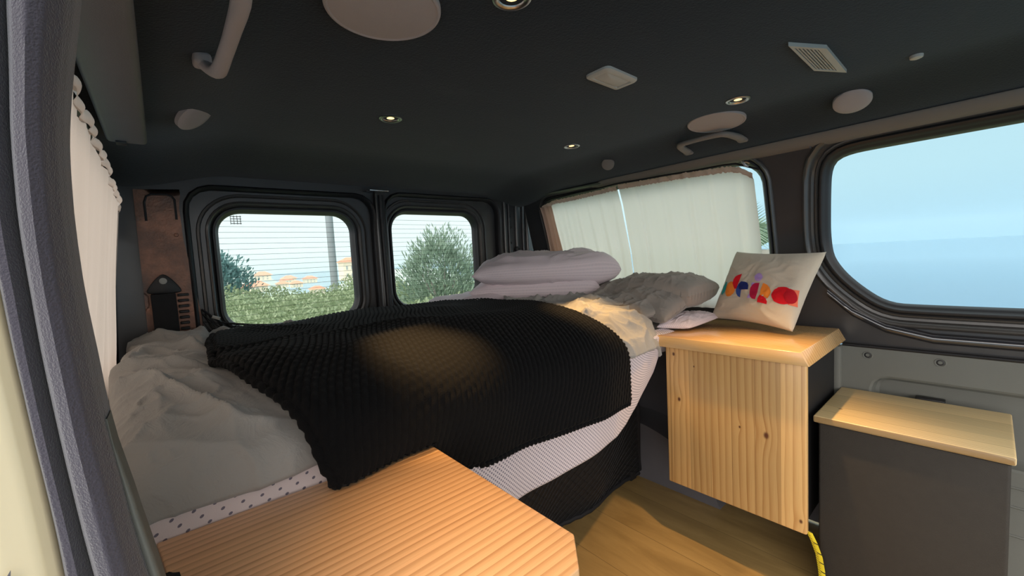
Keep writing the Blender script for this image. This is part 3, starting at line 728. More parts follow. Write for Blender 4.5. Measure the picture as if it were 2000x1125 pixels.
# blanket
def blanket(u, v, rib=True):
    s0 = interp(u, [0, .5, .8, .93, 1], [.055, .11, .20, .33, .50]); hemz = interp(u, [0, .08, .20, .24, .32, .7, 1], [-.335, -.340, -.345, -.396, -.408, -.425, -.432])
    s1 = S_END + (PROF[-1][1] - hemz); s = lerp(s0, s1, v)
    y, z, ny, nzz = prof(s)
    xl = interp(y, [.66, .70, .76, .85, 1.0, 1.3, 1.6], [.172, .150, .125, .092, .066, .078, .118]); xr = interp(y, [.66, .7, .8, 1.0, 1.15], [.998, .985, .985, 1.0, 1.03])
    if s > S_END: xl += interp(s-S_END, [0, .03], [0, .010])
    x = lerp(xl, xr, u)
    fall = sst(S_END-.05, S_END+.05, s)
    lo = .016*nz(x*2.6+1, y*2.6+3, 1.7) + .008*nz(x*6, y*5, 8.8) + .012*ridge(x*.6-.5*y, y+.2*x, 3.2, 3.9)*sst(1.6, 1.45, y)
    d = .017 + lo*(1-.55*fall) + .002
    if fall > 0: d += fall*(.006*math.sin(x*17+nz(x*4, 1)*3) + .005)
    # swag where it rests on the tabletop
    if rib:
        w_ = 1.1*nz(x*2.2, s*2.2, 6.1) + .5*nz(x*5, s*5, 2.1)
        q = ((x*.93 + s*.34)*80 + w_*2.2) ; rr = abs(math.sin(math.pi*q)); a = 1 - (1-rr)**2
        bead = .86 + .14*math.sin(s*2*math.pi*48 + 3.2*nz(x*20, s*6, 4) + math.floor(q)*1.9)
        edge = min(u, 1-u)
        d += .0048*a*bead
    e = min(u*1.0, 1-u, v*1.2, (1-v)*1.2); d -= .010*(1-sst(0, .015, e))
    yy = y + ny*d
    yy -= .014*sst(.40, .33, x)*sst(S_END-.03, S_END+.02, s)
    tip = sst(.16, .0, u)*sst(S_END-.02, S_END+.02, s)
    return V(x + .004*nz(s*9, 1, 1)*(1-u), yy - .018*tip, max(z + nzz*d, (-.3235 if v < .995 else -.329) if x < .352 else -9))
bl = MB().grid(blanket, 620, 420)
bl.grid(lambda u, v: V(*blanket(u, 1)) + V(0, .010*v, 0), 620, 1)
bo = bl.build('throw_blanket', M['blanket'], ang=180); tag(bo, 'black ribbed plush blanket thrown over the grey duvet', 'blanket')
for s_ in (0,):
    trm = MB().tube([V(*blanket(0, i/200, False)) + V(-.001, 0, .001) + V(0, 0, .0015)*math.sin(i*1.3) for i in range(201)], lambda u: .007+.0018*math.sin(u*320), 8)
    trm.tube([V(*blanket(i/260, 1, False)) + V(0, -.002, -.003 if i > 90 else 0.004) for i in range(261)], lambda u: .0065+.0018*math.sin(u*420), 8)
    trm.tube([V(*blanket(1, i/200, False)) + V(.001, 0, .001) for i in range(201)], lambda u: .0065+.0018*math.sin(u*320), 8)
    trm.build('hem', M['blanket'], bo, ang=180)
# bed base, mattress, sheet
t = thing('bed', (.75, 1.15, -.95), 'bed platform filling the rear of the van under the bedding', 'bed')
MB().box(-.11, 1.54, .76, 1.60, -.36, -.262, .03, 3).build('mattress', M['mattress'], t)
MB().box(-.10, 1.575, .80, 1.62, -.385, -.362, .003).build('platform_board', M['lid'], t)
for x in (.02, .74, 1.40):
    for y in (.95, 1.55): MB().box(x, x+.04, y, y+.04, -.95, -.386, .003).build('leg', M['black'], t)
def sheet(u, v):
    x = lerp(-.09, 1.30, u); hem = interp(x, [-.09, .6, 1.0, 1.06, 1.12, 1.17, 1.21, 1.238], [-.585, -.582, -.556, -.535, -.495, -.445, -.40, -.345]) + .003*nz(x*8, 2)
    top = -.256 - .012*sst(1.16, 1.238, x)
    z = lerp(top, hem, v); dz = v
    y = .692 + .040*(1-sst(0, .13, v)) - .0
    y += (.010*math.sin(x*13+nz(x*3, z*3)*2) + .008*nz(x*9, z*5))*(.3+.7*v) + .028*v*v
    z2 = z + .02*(1-v)*0
    
    return V(x, y, z)
sheet_uv = lambda u, v: (lerp(-.09, 1.30, u), -v*.31)
sh = MB().grid(sheet, 240, 50, uvfn=sheet_uv)
sh.grid(lambda u, v: V(*sheet(u, 1)) + V(0, .006*v, .004*v), 240, 2, uvfn=lambda u, v: sheet_uv(u, 1))
so = sh.build('bed_sheet', M['sheet'], ang=180); tag(so, 'pale dotted bed sheet hanging down the front side of the bed', 'bed sheet')
# pulled up part of the sheet by the table and at the rear
def sheet_l(u, v):
    x = lerp(-.050, .30, u); z = lerp(-.285, -.345, v) ; y = lerp(.700, .672, sst(0, 1, v)) + .004*nz(x*12, z*30)
    return V(x, y, z + .002*math.sin(x*30))
tag(MB().grid(sheet_l, 60, 16, uvfn=lambda u, v: (u*.36+.3*v*.1, v*.085)).build('bed_cover', M['sheet2'], ang=180), 'pink cotton cover with sparse dark dots under the duvet by the tabletop', 'bed cover')
def sheet_r(u, v):
    x = lerp(.86, 1.53, u); y = lerp(1.26, 1.60, v); n = lump(x*2, y*2) + ridge(x, y, 9, 3)*.010
    e = math.sqrt(max(0, 1-(1-min(1, min(u, 1-u, v*1.0, 1-v)/.16))**2))
    return V(x - .05*(1-v)*0, y, -.200 + (.052 + n)*e)
tag(MB().grid(sheet_r, 90, 60, uvfn=lambda u, v: (u*.66, v*.4)).build('crumpled_sheet', M['pillow'], ang=180), 'white crumpled sheet bunched at the rear window behind the pillows', 'sheet')
# pillows
def pil(c4, T, T2, seed, nu=60, nv=48, inset=.10, pw=.5, wr=1.0, blunt=2.6):
    A_, B_, C_, D_ = [V(*c) for c in c4]     # around the outline
    n0 = ((B_-A_).cross(D_-A_)).normalized()
    def P(u, v, sgn):
        a, b = max(-1, min(1, 2*u-1)), max(-1, min(1, 2*v-1))
        # pull the middles of the edges in
        aa = a*(1 - inset*(1-b*b)*abs(a)**1.5); bb = b*(1 - inset*(1-a*a)*abs(b)**1.5)
        p = (A_*(1-aa)*(1-bb) + B_*(1+aa)*(1-bb) + C_*(1+aa)*(1+bb) + D_*(1-aa)*(1+bb))/4
        h = ((1-abs(a)**(2.6 if a < 0 else blunt))*(1-abs(b)**(2.6+(blunt-2.6)*.6*sst(0, 1, a))))**pw
        e = min(1, (1-max(abs(a), abs(b)))*5)
        w = (nz(a*2.2+seed, b*2.2, seed)*.18 + ridge(a+seed, b, 1.8, seed)*.16*(1-.4*h) + ridge(a*.6+seed, b*1.6, 4.5, seed)*.07 - .08)*wr
        return p + n0*sgn*(T if sgn > 0 else T2)*(h + w*e*h**.3)
    return P
def pillow(name, label, c4, T, T2, mat, seed, cat='pillow', grp=None, **k):
    P = pil(c4, T, T2, seed, **k); W_ = (V(*c4[1])-V(*c4[0])).length; L_ = (V(*c4[3])-V(*c4[0])).length
    uvf = lambda u, v: (u*W_, v*L_)
    mb = MB().grid(lambda u, v: P(u, v, 1), 70, 54, uvfn=uvf).grid(lambda u, v: P(u, v, -1), 70, 54, uvfn=uvf, flip=True)
    o = mb.build(name, M[mat], ang=180); tag(o, label, cat, grp); return o, P
zt = -.060
pillow('pillow', 'lower of two stacked pale pillows, lying on the duvet', [(.93, 1.36, -.134), (1.36, 1.03, -.150), (1.50, 1.22, -.14), (1.16, 1.60, -.13)], .062, .058, 'pillow', 2.0, grp='stacked pin dot pillows', inset=.05, pw=.42, blunt=7)
pillow('pillow', 'upper of two stacked pale pillows, pointed corner towards the rear window', [(.905, 1.30, -.065), (1.44, .985, -.072), (1.535, 1.20, -.060), (1.15, 1.60, -.050)], .082, .066, 'pillow', 5.3, grp='stacked pin dot pillows', inset=.06, pw=.46, blunt=9)
# folded duvet heap
P1 = pil([(1.30, 1.04, -.185), (1.255, .700, -.238), (1.475, .665, -.160), (1.47, 1.14, -.155)], .058, .05, 3.1, pw=.40, inset=.02, wr=.5)
P2 = pil([(1.32, .95, -.165), (1.365, .670, -.165), (1.540, .640, -.150), (1.530, 1.05, -.150)], .060, .066, 6.6, pw=.28, inset=.01, wr=.4)
P3 = pil([(1.21, 1.03, -.195), (1.20, .75, -.225), (1.40, .70, -.20), (1.42, 1.12, -.16)], .034, .03, 9.1, pw=.5, inset=.03, wr=.6)
mb = MB()
for Pq in (P1, P2, P3):
    f = lambda u, v, Pq=Pq: Pq(u, v, 1) + V(0, 0, folds(Pq(u, v, 1).x*1.0, Pq(u, v, 1).y*1.4)*.42*min(1, 6*min(u, 1-u, v, 1-v)))
    mb.grid(f, 130, 130).grid(lambda u, v, Pq=Pq: Pq(u, v, -1), 50, 50, flip=True)
tag(mb.build('folded_duvet', M['heap'], ang=180), 'taupe duvet folded in a heap beside the pillows under the curtained window', 'duvet')
o, _ = pillow('folded_sheet', 'small piece of pale dotted sheet sticking out below the folded taupe duvet', [(1.26, .735, -.262), (1.32, .650, -.266), (1.50, .622, -.250), (1.50, .78, -.250)], .030, .012, 'pillow', 11, 'sheet', inset=.02)

# ------------------------------------------------------------------ cushion with lettering
CC = [(1.420, .392, -.262), (1.500, .652, -.262), (1.560, .612, -.030), (1.512, .318, -.035)]
CC = [(1.500, .655, -.258), (1.405, .378, -.264), (1.525, .322, -.034), (1.560, .588, -.022)]
def pr_cush():
    P = pil(CC, .050, .045, 4.2, inset=.07, pw=.42, wr=.55)
    # keep the printed side towards the aisle
    n0 = ((V(*CC[1])-V(*CC[0])).cross(V(*CC[3])-V(*CC[0]))).normalized()
    s = 1 if n0.x < 0 else -1
    return P, s
P, sg = pr_cush()
cu = thing('cushion', (1.45, .50, -.275), 'small cream cushion with coloured letters leaning on the wooden cabinet', 'cushion')
uvf = lambda u, v: (u*.3, v*.23)
MB().grid(lambda u, v: P(u, v, 1), 80, 60).grid(lambda u, v: P(u, v, -1), 80, 60, flip=True).build('cushion_cover', M['cushion'], cu, ang=180)
def flat(name, c): return plain(name, c, .8, 0, .04, 60, .3, 900, .2)
INK = {'teal': flat('teal_ink', (0.03, .36, .35)), 'orange': flat('orange_ink', (.86, .25, .035)), 'red': flat('red_ink', (.60, .008, .018)), 'crimson': flat('crimson_ink', (.40, .006, .016)),
       'blue': flat('blue_ink', (.035, .08, .33)), 'navy': flat('navy_ink', (.015, .025, .15)), 'lilac': flat('lilac_ink', (.45, .30, .66)), 'magenta': flat('magenta_ink', (.47, .012, .06)), 'coral': flat('coral_ink', (.80, .18, .10))}
# the print's own 2D frame: px across, px down, mapped to cushion u (0..1 left to right) and v (0..1 bottom to top)
def uvp(px, py):
    # corners of the printed face: left-bottom, right-bottom, right-top, left-top
    lb, rb, rtp, lt = (200, 655), (965, 830), (1250, 90), (380, 75)
    u, v = .5, .5
    for _ in range(30):
        x = (1-u)*(1-v)*lb[0] + u*(1-v)*rb[0] + u*v*rtp[0] + (1-u)*v*lt[0] - px
        y = (1-u)*(1-v)*lb[1] + u*(1-v)*rb[1] + u*v*rtp[1] + (1-u)*v*lt[1] - py
        xu = (1-v)*(rb[0]-lb[0]) + v*(rtp[0]-lt[0]); xv = (1-u)*(lt[0]-lb[0]) + u*(rtp[0]-rb[0])
        yu = (1-v)*(rb[1]-lb[1]) + v*(rtp[1]-lt[1]); yv = (1-u)*(lt[1]-lb[1]) + u*(rtp[1]-rb[1])
        dt = xu*yv - xv*yu; u -= (x*yv - y*xv)/dt; v -= (xu*y - yu*x)/dt
    return u, v
def decal(pts, ink, lift=.0014, nm='printed_letter'):
    pts = [V(*p) for p in pts]; n = len(pts); c = sum(pts, V(0, 0))/n
    lift = lift*1.6
    def f(a, b):
        q = c.lerp(pts[int(round(a*n)) % n], b); u, v = uvp(q.x, q.y); u = .068 + u*1.0; v -= .070; p = P(u, v, sg)
        e = 1e-3; du = P(u+e, v, sg)-P(u-e, v, sg); dv_ = P(u, v+e, sg)-P(u, v-e, sg); nn = du.cross(dv_).normalized()
        if nn.x > 0: nn = -nn
        return p + nn*lift
    MB().grid(f, n, 8, cu=True).build(nm, INK[ink], cu, ang=180)
def ell(cx, cy, rx, ry, a0=0, a1=360, rot=0, center=False, n=40):
    o = [] ; cr, sr = math.cos(R(rot)), math.sin(R(rot))
    for i in range(n+1 if a1-a0 < 360 else n):
        a = R(lerp(a0, a1, i/n)); x, y = rx*math.cos(a), ry*math.sin(a); o.append((cx + x*cr - y*sr, cy + x*sr + y*cr))
    if center: o.append((cx, cy))
    return o
def sub(pts, k=5):
    o = []
    for i in range(len(pts)):
        a, b = V(*pts[i]), V(*pts[(i+1) % len(pts)]); o += [a.lerp(b, j/k) for j in range(k)]
    return o
decal(ell(328, 370, 29, 57, rot=14), 'teal')
decal(ell(412, 385, 60, 66), 'orange', .0009)
decal([(540, 262), (525, 300), (505, 350), (488, 392), (470, 385), (452, 362), (443, 335), (448, 308), (470, 284), (500, 268)], 'red', .0016)
decal(ell(556, 400, 72, 72, 80, 320, center=True, rot=8)[:0] or [(535, 468), (508, 455), (490, 430), (485, 400), (492, 370), (512, 345), (545, 332), (548, 365), (545, 400), (540, 435)], 'blue', .0010)
decal([(513, 345), (545, 332), (580, 332), (610, 345), (624, 372), (618, 402), (580, 402), (548, 400), (520, 392)], 'navy', .0016)
decal(ell(717, 300, 39, 37), 'lilac')
decal([(728, 350), (722, 380), (712, 430), (702, 470), (690, 497), (660, 488), (640, 465), (632, 425), (640, 390), (662, 362), (690, 350)], 'magenta', .0010)
decal(sub([(655, 345), (690, 348), (668, 362), (652, 380)], 3), 'lilac', .0014); decal(sub([(634, 440), (645, 470), (640, 486), (612, 478)], 3), 'lilac', .0014)
decal([(762, 352), (795, 365), (820, 395), (828, 430), (820, 465), (800, 490), (770, 475), (735, 458), (742, 410), (752, 375)], 'orange', .0010)
decal([(732, 458), (765, 470), (788, 492), (798, 520), (796, 546), (752, 536), (710, 522), (722, 490)], 'red', .0016)
decal(sub([(1000, 408), (1048, 412), (1030, 480), (1010, 556), (960, 545), (1010, 500)], 4), 'coral', .0008)
decal(ell(930, 466, 96, 77, rot=4), 'red', .0014); decal(ell(982, 470, 44, 66, rot=6), 'crimson', .0019)

# ------------------------------------------------------------------ wooden cabinet
cab = thing('cabinet', (1.40, .50, -.95), 'low wooden cabinet with a knotty pine front and thick honey pine top', 'cabinet')
FX = 1.222
MB().box(FX+.018, 1.595, .315, .685, -.768, -.311, .002).build('carcass', M['black'], cab)
kn = [(-.335+.95, .655-.5, .0075), (-.480+.95, .640-.5, .0085), (-.525+.95, .392-.5, .012), (-.735+.95, .312-.5, .007), (-.52+.95, .46-.5, .005), (-.365+.95, .59-.5, .004)]
M['front'] = wood('knotty_pine_front', 2, 1, (0.64, 0.40, 0.16), (0.40, 0.19, 0.055), 52, .028, .062, kn, sharp=.7, rough=.4, coat=.2, tone=.2, warp=.8)
MB().box(FX, FX+.018, .299, .683, -.768, -.312, .004, 2).build('front_panel', M['front'], cab, ang=60)
# slab with a bevelled side facing forwards
pts = [(.700, -.3115), (.700, -.277), (.306, -.277), (.288, -.3115)]
MB().prism(pts, FX-.020, 1.600, lambda a, b, c: (c, a, b), .0015).build('worktop', M['slab'], cab, ang=50)
# ------------------------------------------------------------------ cool box
fr = thing('cool_box', (1.44, .13, -.95), 'dark brown vinyl box with a pale pine lid standing on the floor at the right', 'box')
MB().box(1.300, 1.590, -.037, .292, -.950, -.481, .006, 3).build('body', M['vinyl'], fr, ang=60)
MB().tube([(1.299, -.037+.329*i/8, -.484) for i in range(9)], .002, 6).build('seam', M['rubber'], fr)
MB().box(1.298, 1.304, -.030, -.022, -.90, -.892, .001).build('stud', M['lplast'], fr)
MB().box(1.284, 1.598, -.043, .300, -.480, -.462, .004, 3).build('lid', M['lid'], fr, ang=60)
# ------------------------------------------------------------------ table
tb = thing('kitchen_counter', (.16, .45, -.95), 'orange pine countertop with a cut corner in the foreground', 'counter')
pts = [(-.050, .672), (.345, .666), (.345, .314), (.308, .276), (-.03, .268), (-.03, .33), (.004, .40), (-.012, .50)]
pts = [(-.034, .672), (.346, .667), (.345, .316), (.308, .277), (.0, .268), (.0, .42), (-.020, .56)]
MB().prism(pts[::-1], -.366, -.331, None, .002).build('countertop', M['table'], tb, ang=50)
MB().box(.01, .325, .30, .66, -.948, -.367, .003).build('cabinet_body', M['black'], tb)
# scrap of black cloth caught at the counter's left edge
def scrap(u, v):
    an = u*2*math.pi; r = .008*(1+.6*nz(math.cos(an)*2, math.sin(an)*2, v*6)+.3*math.sin(v*26+an*2)); return V(-.0245+.008*v + r*math.cos(an), .560-.07*v + r*.6*math.sin(an), -.322 - .03*v + .010*nz(v*5, 1) + r*math.sin(an))
tag(MB().grid(scrap, 16, 60, cu=True).build('cloth_scrap', M['netm'], ang=180), 'frayed black scrap of cloth at the left edge of the pine countertop', 'cloth')
# tape measure
t = thing('tape_measure', (1.33, .29, -.95), 'yellow tape measure blade curving down from the cabinet corner to the floor', 'tape measure')
tm = NT('yellow_tape'); s = tm.n('ShaderNodeSeparateXYZ'); tm.l(tm.coord('UV'), s.inputs[0])
fr_ = tm.math('FRACT', tm.math('MULTIPLY', s.outputs[1], 22)); k1 = tm.math('MULTIPLY', tm.math('LESS_THAN', fr_, .22), tm.math('GREATER_THAN', s.outputs[0], .55))
fr2 = tm.math('FRACT', tm.math('MULTIPLY', s.outputs[1], 5.5)); k2 = tm.math('MULTIPLY', tm.math('LESS_THAN', fr2, .12), tm.math('LESS_THAN', s.outputs[0], .6))
tm.bsdf(tm.mix(tm.math('MAXIMUM', k1, k2), (0.85, 0.72, 0.04), (0.03, 0.03, 0.02)), .4)
TP = resample([V(1.236, .300, -.758), V(1.244, .289, -.790), V(1.262, .282, -.835), V(1.282, .281, -.885), V(1.294, .281, -.925), V(1.300, .280, -.940)], 40, False)
def tape(u, v):
    p = TP[int(round(v*39))]; w = (u-.5)*.016; return p + V(.0008*0 - .0015*(1-(2*u-1)**2), w, .3*w)
MB().grid(tape, 6, 39, uvfn=lambda u, v: (u, v)).grid(lambda u, v: tape(u, v)+V(.0005, 0, 0), 6, 39, flip=True, uvfn=lambda u, v: (u, v)).build('blade', tm.m, t, ang=180)
MB().box(1.296, 1.304, .270, .292, -.949, -.934, .002).build('end_hook', M['steel'], t)

# ------------------------------------------------------------------ nets
def diamonds(fn, na, nb, r, mb=None, sk=None):
    mb = mb or MB()
    for i in range(na):
        for j in range(nb):
            if (i+j) % 2: continue
            for (a, b) in ((1, 1), (1, -1)):
                i2, j2 = i+a, j+b
                if 0 <= j2 <= nb and i2 <= na:
                    p, q = fn(i/na, j/nb), fn(i2/na, j2/nb); mb.tube([p, (p+q)/2 + V(0, 0, -.001), q], r, 4)
    return mb
nr = thing('luggage_net', (.6, 1.60, -.2), 'black elastic net and cord strung across the rear doors behind the bed', 'net')
NX = [.088, .135, .22, .33, .50, .69, .85, 1.0, 1.19, 1.36]; NZ = [-.108, -.158, -.176, -.192, -.190, -.196, -.190, -.170, -.138, -.085]
cor = [V(x, 1.612+.006*math.sin(x*20), z) for x, z in zip(NX, NZ)]; cor = resample(cor, 60, False)
MB().tube(cor, .0035, 6).build('top_cord', M['netm'], nr)
MB().tube([c + V(0, -.008, -.014-.006*math.sin(i*.9)) for i, c in enumerate(cor)], .0022, 6).build('lower_cord', M['netm'], nr)
def netf(a, b):
    c = cor[min(59, int(a*59))]; return V(c.x, c.y - .004 + .006*math.sin(a*60+b*4), c.z - .002 - b*.10)
diamonds(netf, 64, 8, .0011).build('mesh_netting', M['netm'], nr, smooth=False)
for (x, z) in ((.112, -.134), (.722, -.190)): MB().tube([V(x, 1.606, z), V(x+.020, 1.604, z-.009)], .005, 8).build('cord_clip', M['lplast'], nr)
nf = thing('under_bed_net', (.9, .84, -.95), 'black mesh net hanging from the bed to the floor beneath the dotted sheet', 'net')
def netu(a, b):
    x = lerp(.15, 1.39, a); zb = -.945; top = -.39
    y = .86 + .10*b**1.5 + .012*math.sin(a*22) - .02*math.sin(b*3)
    xx = x + (.10*(1-b)*(-1) + .09*b**4)*sst(.86, 1, a)
    return V(xx, y, lerp(top, zb, b))
MB().grid(netu, 60, 20).build('backing_cloth', M['black'], nf)
diamonds(lambda a, b: netu(a, b) + V(0, -.004, 0), 72, 34, .0013).build('mesh_netting', M['netm'], nf, smooth=False)
MB().tube([netu(1, i/24) + V(.003, 0, 0) for i in range(25)], .008, 8).tube([netu(i/50, 1) + V(0, -.006, .006+.004*abs(math.sin(i*1.7))) for i in range(51)], .010, 8).tube([V(1.50, .945, -.935), V(1.53, .93, -.937), V(1.555, .91, -.935)], .016, 8).build('net_border', M['netm'], nf)

# ------------------------------------------------------------------ outside
def leafmat(name, c1, c2):
    t = NT(name); n = t.noise(t.coord(), 3.5, 3); n2 = t.noise(t.coord(), 40, 1)
    cc = t.mix(t.math('ADD', t.math('MULTIPLY', n, .6), t.math('MULTIPLY', n2, .5)), c1, c2); x = t.bsdf(cc, .5, 0, None, .4, link=False)
    tr = t.n('ShaderNodeBsdfTranslucent'); t.l(cc, tr.inputs[0]); ms = t.n('ShaderNodeMixShader'); ms.inputs[0].default_value = .3
    t.l(x.outputs[0], ms.inputs[1]); t.l(tr.outputs[0], ms.inputs[2]); t.l(ms.outputs[0], t.out.inputs[0]); return t.m
M['oleander'] = leafmat('oleander_leaf', (0.09, 0.17, 0.12), (0.32, 0.42, 0.32))
M['treeleaf'] = leafmat('blue_green_leaf', (0.05, 0.14, 0.15), (0.16, 0.30, 0.29))
M['grassleaf'] = leafmat('bright_green_leaf', (0.07, 0.15, 0.075), (0.40, 0.46, 0.28))
M['bark'] = plain('grey_bark', (0.30, 0.29, 0.26), .9, 0, .3, 12, .6, 60)
M['hill'] = plain('haze_paled_hill_scrub', (0.42, 0.50, 0.46), 1, 0, .25, .06, .1, 3)  # distance haze is put into the hills' base colour, paler than bare scrub
M['ground'] = plain('scrubby_ground', (0.30, 0.38, 0.20), 1, 0, .35, 1.2, .3, 8)
M['seaw'] = plain('hazy_sea', (0.145, 0.25, 0.335), .9, 0, .03, .001, .02, .02, .1)
M['hwall'] = plain('pale_house_wall', (0.66, 0.60, 0.50), .9, 0, .1, .5)
M['roof'] = plain('orange_roof_tiles', (0.72, 0.27, 0.15), .9, 0, .15, .8)
M['pane'] = plain('dark_window_pane', (0.25, 0.28, 0.30), .3)
M['pole'] = plain('weathered_concrete_pole', (0.20, 0.235, 0.25), .9, 0, .15, 3)
def gz(x, y):          # ground height outside (relative to the viewer)
    r = math.hypot(x, y); return interp(r, [0, 2.6, 4, 8, 9.5, 20, 60, 120, 170, 300], [-1.45, -1.45, -.86, -.72, -.95, -3.0, -5.2, -6.2, -9, -60]) + .06*nz(x*.5, y*.5)
def gr(u, v):
    an = lerp(R(-40), R(115), u); r = 2.2 + 300*v**3; x, y = r*math.cos(an), r*math.sin(an)
    if x > 2.0 and y < 4: pass
    return V(x, y, gz(x, y) - (60*sst(.75, .3, an)*sst(3, 40, r)))
st(MB().grid(gr, 60, 70).build('ground_outside', M['ground']))
tag(MB().poly([(-9000, -2000, -75), (9000, -2000, -75), (9000, 12000, -75), (-9000, 12000, -75)]).build('sea', M['seaw']), 'pale hazy sea seen through the windows', 'sea', kind='stuff')
def hill(nm, label, x0, x1, y, zt, seed, dep=60):
    def f(u, v):
        x = lerp(x0, x1, u); pr_ = math.sin(math.pi*min(1, max(0, u)))**.6; z = lerp(-75, zt, pr_*(math.sin(v*math.pi)**.8)) + (4*nz(x*.03, seed) + 1.5*nz(x*.12, v*3, seed))*pr_*math.sin(v*math.pi)
        return V(x, y + dep*(v-.5)*2, z)
    tag(MB().grid(f, 70, 14).build(nm, M['hill']), label, 'hill')
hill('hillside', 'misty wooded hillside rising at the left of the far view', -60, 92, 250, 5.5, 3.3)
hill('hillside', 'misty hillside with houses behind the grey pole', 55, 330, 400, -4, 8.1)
def house(x, y, z, w, d, h, label, big=False):
    t = thing('house', (x, y, z), label, 'house', 'orange roofed houses on the hillside')
    wl_ = MB().box(x-w/2, x+w/2, y-d/2, y+d/2, z, z+h).build('walls', M['hwall'], t, smooth=False)
    e = .12*w; r = .28*w
    MB().add([(x-w/2-e, y-d/2-e, z+h), (x+w/2+e, y-d/2-e, z+h), (x+w/2+e, y+d/2+e, z+h), (x-w/2-e, y+d/2+e, z+h), (x-w/5, y, z+h+r), (x+w/5, y, z+h+r)],
             [(0, 1, 5, 4), (1, 2, 5), (2, 3, 4, 5), (3, 0, 4), (3, 2, 1, 0)]).build('roof', M['roof'], t, smooth=False)
    for k in range(3):
        for f in range(2 if not big else 4):
            zz = z + h*(.2 + f*(.8/(2 if not big else 4))); MB().box(x-w*.36+w*.28*k, x-w*.26+w*.28*k, y-d/2-.05, y-d/2+.1, zz, zz+h*.10*(2 if not big else 1)).build('window', M['pane'], wl_, smooth=False)
hs = [(18.0, 120, -5.0, 4.4, 4, 1.5, 'nearest house with a wide orange roof, beside the blue green tree'),
      (23.8, 120, -4.4, 2.4, 3, 1.0, 'small orange roofed house just right of the wide roofed one'),
      (28.0, 124, -4.8, 2.6, 3, 1.1, 'orange roofed house in the middle of the left rear window'),
      (26.8, 100, -6.0, 2.6, 3, 1.4, 'pale house with peach roof low in the greenery left of the pole'),
      (38, 110, -3.6, 4.6, 4, 4.8, 'tall pale apartment house right of the grey pole'),
      (26, 160, -3.0, 4.5, 4, 1.8, 'hazy house high on the left hillside'), (35, 165, -4.6, 4, 4, 1.6, 'hazy house on the ridge in the centre of the left rear window'),
      (42, 165, -5.2, 4, 4, 1.6, 'hazy house at the foot of the ridge near the pole'), (31, 150, -4.6, 3, 4, 1.4, 'hazy house below the ridge line'),
      (14.6, 115, -5.0, 3, 4, 1.5, 'pale house partly hidden behind the blue green tree')]
for h_ in hs: house(*h_, big=(h_[5] > 8))
# leafy plants
def foliage(name, label, base, rad, n, leaf, mat, seed, cone=0, cat='bush', parent_trunk=True, spiky=False, wid=.22):
    rnd = random.Random(seed); t = thing(name, base, label, cat); mb = MB(); B = V(*base)
    for i in range(n):
        while True:
            p = V(rnd.uniform(-1, 1), rnd.uniform(-1, 1), rnd.uniform(-1, 1))
            if p.length < 1: break
        p = p*(.55+.45*rnd.random())/max(.35, p.length)*p.length**.5
        k = 1 - cone*max(0, p.z)*.8; lumpf = 1+.28*nz(p.x*2.2, p.y*2.2, p.z*2.2+seed)
        c = B + V(p.x*rad[0]*k*lumpf, p.y*rad[1]*k*lumpf, rad[2]*(1.02+p.z*lumpf))
        d = (V(p.x*.7, p.y*.7, .75 + .3*p.z) + V(rnd.uniform(-1, 1), rnd.uniform(-1, 1), rnd.uniform(-.6, 1))*.55).normalized()
        s = d.cross(V(rnd.uniform(-1, 1), rnd.uniform(-1, 1), rnd.uniform(-1, 1))).normalized(); L = leaf*rnd.uniform(.6, 1.3); w = L*wid
        mb.add([c - d*L*.5, c + s*w*.5, c + d*L*.5, c - s*w*.5], [(0, 1, 2, 3)])
    mb.build('leaves', M[mat], t, smooth=False, keep=True)
    tk = MB(); g = gz(base[0], base[1])
    for k in range(7):
        a = k*.9; tk.tube([V(B.x, B.y, min(B.z, g)), B + V(math.cos(a)*rad[0]*.2, math.sin(a)*rad[1]*.2, rad[2]*.6), B + V(math.cos(a)*rad[0]*.45, math.sin(a)*rad[1]*.45, rad[2]*1.4)], lambda u: .03*(1.1-u)*rad[0], 6)
    tk.build('stems', M['bark'], t)
foliage('oleander_bush', 'tall bushy oleander filling the right rear door window', (2.82, 4.75, -.83), (.74, .55, .66), 6500, .085, 'oleander', 3, cone=.55, wid=.2)
foliage('tree', 'dark blue green tree at the left edge of the left rear window', (.38, 9.0, -.75), (1.05, .9, .66), 7500, .085, 'treeleaf', 12, cone=.1, cat='tree', wid=.45)
foliage('bush', 'low leafy bush at the lower right of the oleander', (3.0, 4.15, -.84), (.22, .2, .22), 700, .06, 'oleander', 8, wid=.25)
# meadow of leafy scrub: nobody could count it
rnd = random.Random(5); mb = MB()
for i in range(34000):
    an = lerp(R(48), R(93), rnd.random()); r = lerp(3.0, 9.5, rnd.random()**.8); x, y = r*math.cos(an), r*math.sin(an)
    hgt = (.26 + .22*nz(x*.9, y*.9, 2) + .10*nz(x*3, y*3, 4)) * interp(r, [3, 5, 9.5], [.9, 1.2, 1.5])
    z = gz(x, y) + max(.1, hgt)*rnd.random()**.45
    c = V(x, y, z); d = (V(rnd.uniform(-1, 1), rnd.uniform(-1, 1), rnd.uniform(.2, 1.4))).normalized(); s = d.cross(V(rnd.uniform(-1, 1), rnd.uniform(-1, 1), .3)).normalized(); L = rnd.uniform(.04, .10)
    mb.add([c-d*L*.5, c+s*L*.17, c+d*L*.5, c-s*L*.17], [(0, 1, 2, 3)])
tag(mb.build('scrub_bank', M['grassleaf'], smooth=False, keep=True), 'bright green scrub covering the bank behind the van', 'scrub', kind='stuff')
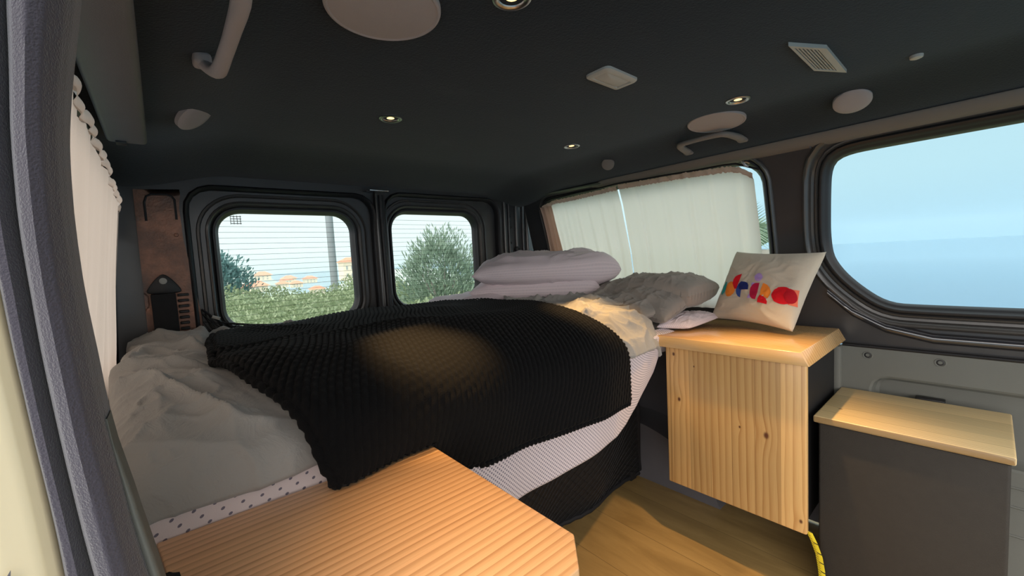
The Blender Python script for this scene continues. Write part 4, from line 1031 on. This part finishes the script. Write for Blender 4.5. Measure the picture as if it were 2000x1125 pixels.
# pole
tag(MB().tube([V(2.95, 9.6, -1.6+ 6.0*k) for k in (0, .5, 1)], .078, 16).build('utility_pole', M['pole']), 'grey pole standing outside the left rear window', 'pole')
bpy.data.objects['utility_pole'].location.x += 0
# palm seen past the front edge of the right curtain
pt = thing('palm', (3.9, 1.30, -1.45), 'palm fronds in the narrow gap beside the right curtain', 'palm')
MB().tube([V(4.05, 1.35, -1.45), V(4.02, 1.34, -.5), V(4.0, 1.33, -.05)], .09, 10).build('trunk', M['bark'], pt)
rnd = random.Random(9)
for k in range(9):
    a = R(rnd.uniform(40, 330)); L = .75; mb = MB(); pts = []
    for i in range(13):
        q = i/12; pts.append(V(4.0 + math.cos(a)*L*q*.55, 1.33 + math.sin(a)*L*q*.40, -.05 + .75*q - .55*q*q*(.6+.3*(k % 3))))
    mb.tube(pts, .006, 5)
    for i in range(1, 13):
        for sgn in (-1, 1):
            for m_ in (0, .5):
                c = pts[i] - (pts[i]-pts[i-1])*m_; tdir = (pts[i]-pts[i-1]).normalized(); sd = tdir.cross(V(0, 0, 1)).normalized()*sgn
                e = c + (sd*.7 + tdir*.6 + V(0, 0, -.15)).normalized()*.26*(1-.4*i/12); w = tdir*.010
                mb.add([c-w, c+w, e], [(0, 1, 2)])
    mb.build('frond', M['oleander'], pt, smooth=False, keep=True)

# sea mist far behind the van
t = NT('sea_mist'); vs = t.n('ShaderNodeVolumeScatter'); vs.inputs['Color'].default_value = (.33, .42, .45, 1); vs.inputs['Density'].default_value = .0045; vs.inputs['Anisotropy'].default_value = 0
t.l(vs.outputs[0], t.out.inputs['Volume'])
tag(MB().box(-60, 130, 28, 330, -40, 14).build('mist', t.m, smooth=False), 'pale sea mist over the hills and houses behind the rear doors', 'mist', kind='stuff')
t2 = NT('thin_sea_mist'); vs = t2.n('ShaderNodeVolumeScatter'); vs.inputs['Color'].default_value = (.040, .074, .100, 1); vs.inputs['Density'].default_value = .0028; vs.inputs['Anisotropy'].default_value = 0
t2.l(vs.outputs[0], t2.out.inputs['Volume'])
tag(MB().box(140, 1800, -900, 300, -70, 45).build('mist', t2.m, smooth=False), 'thin blue sea mist outside the big right window', 'mist', kind='stuff')
SC.cycles.volume_bounces = 1
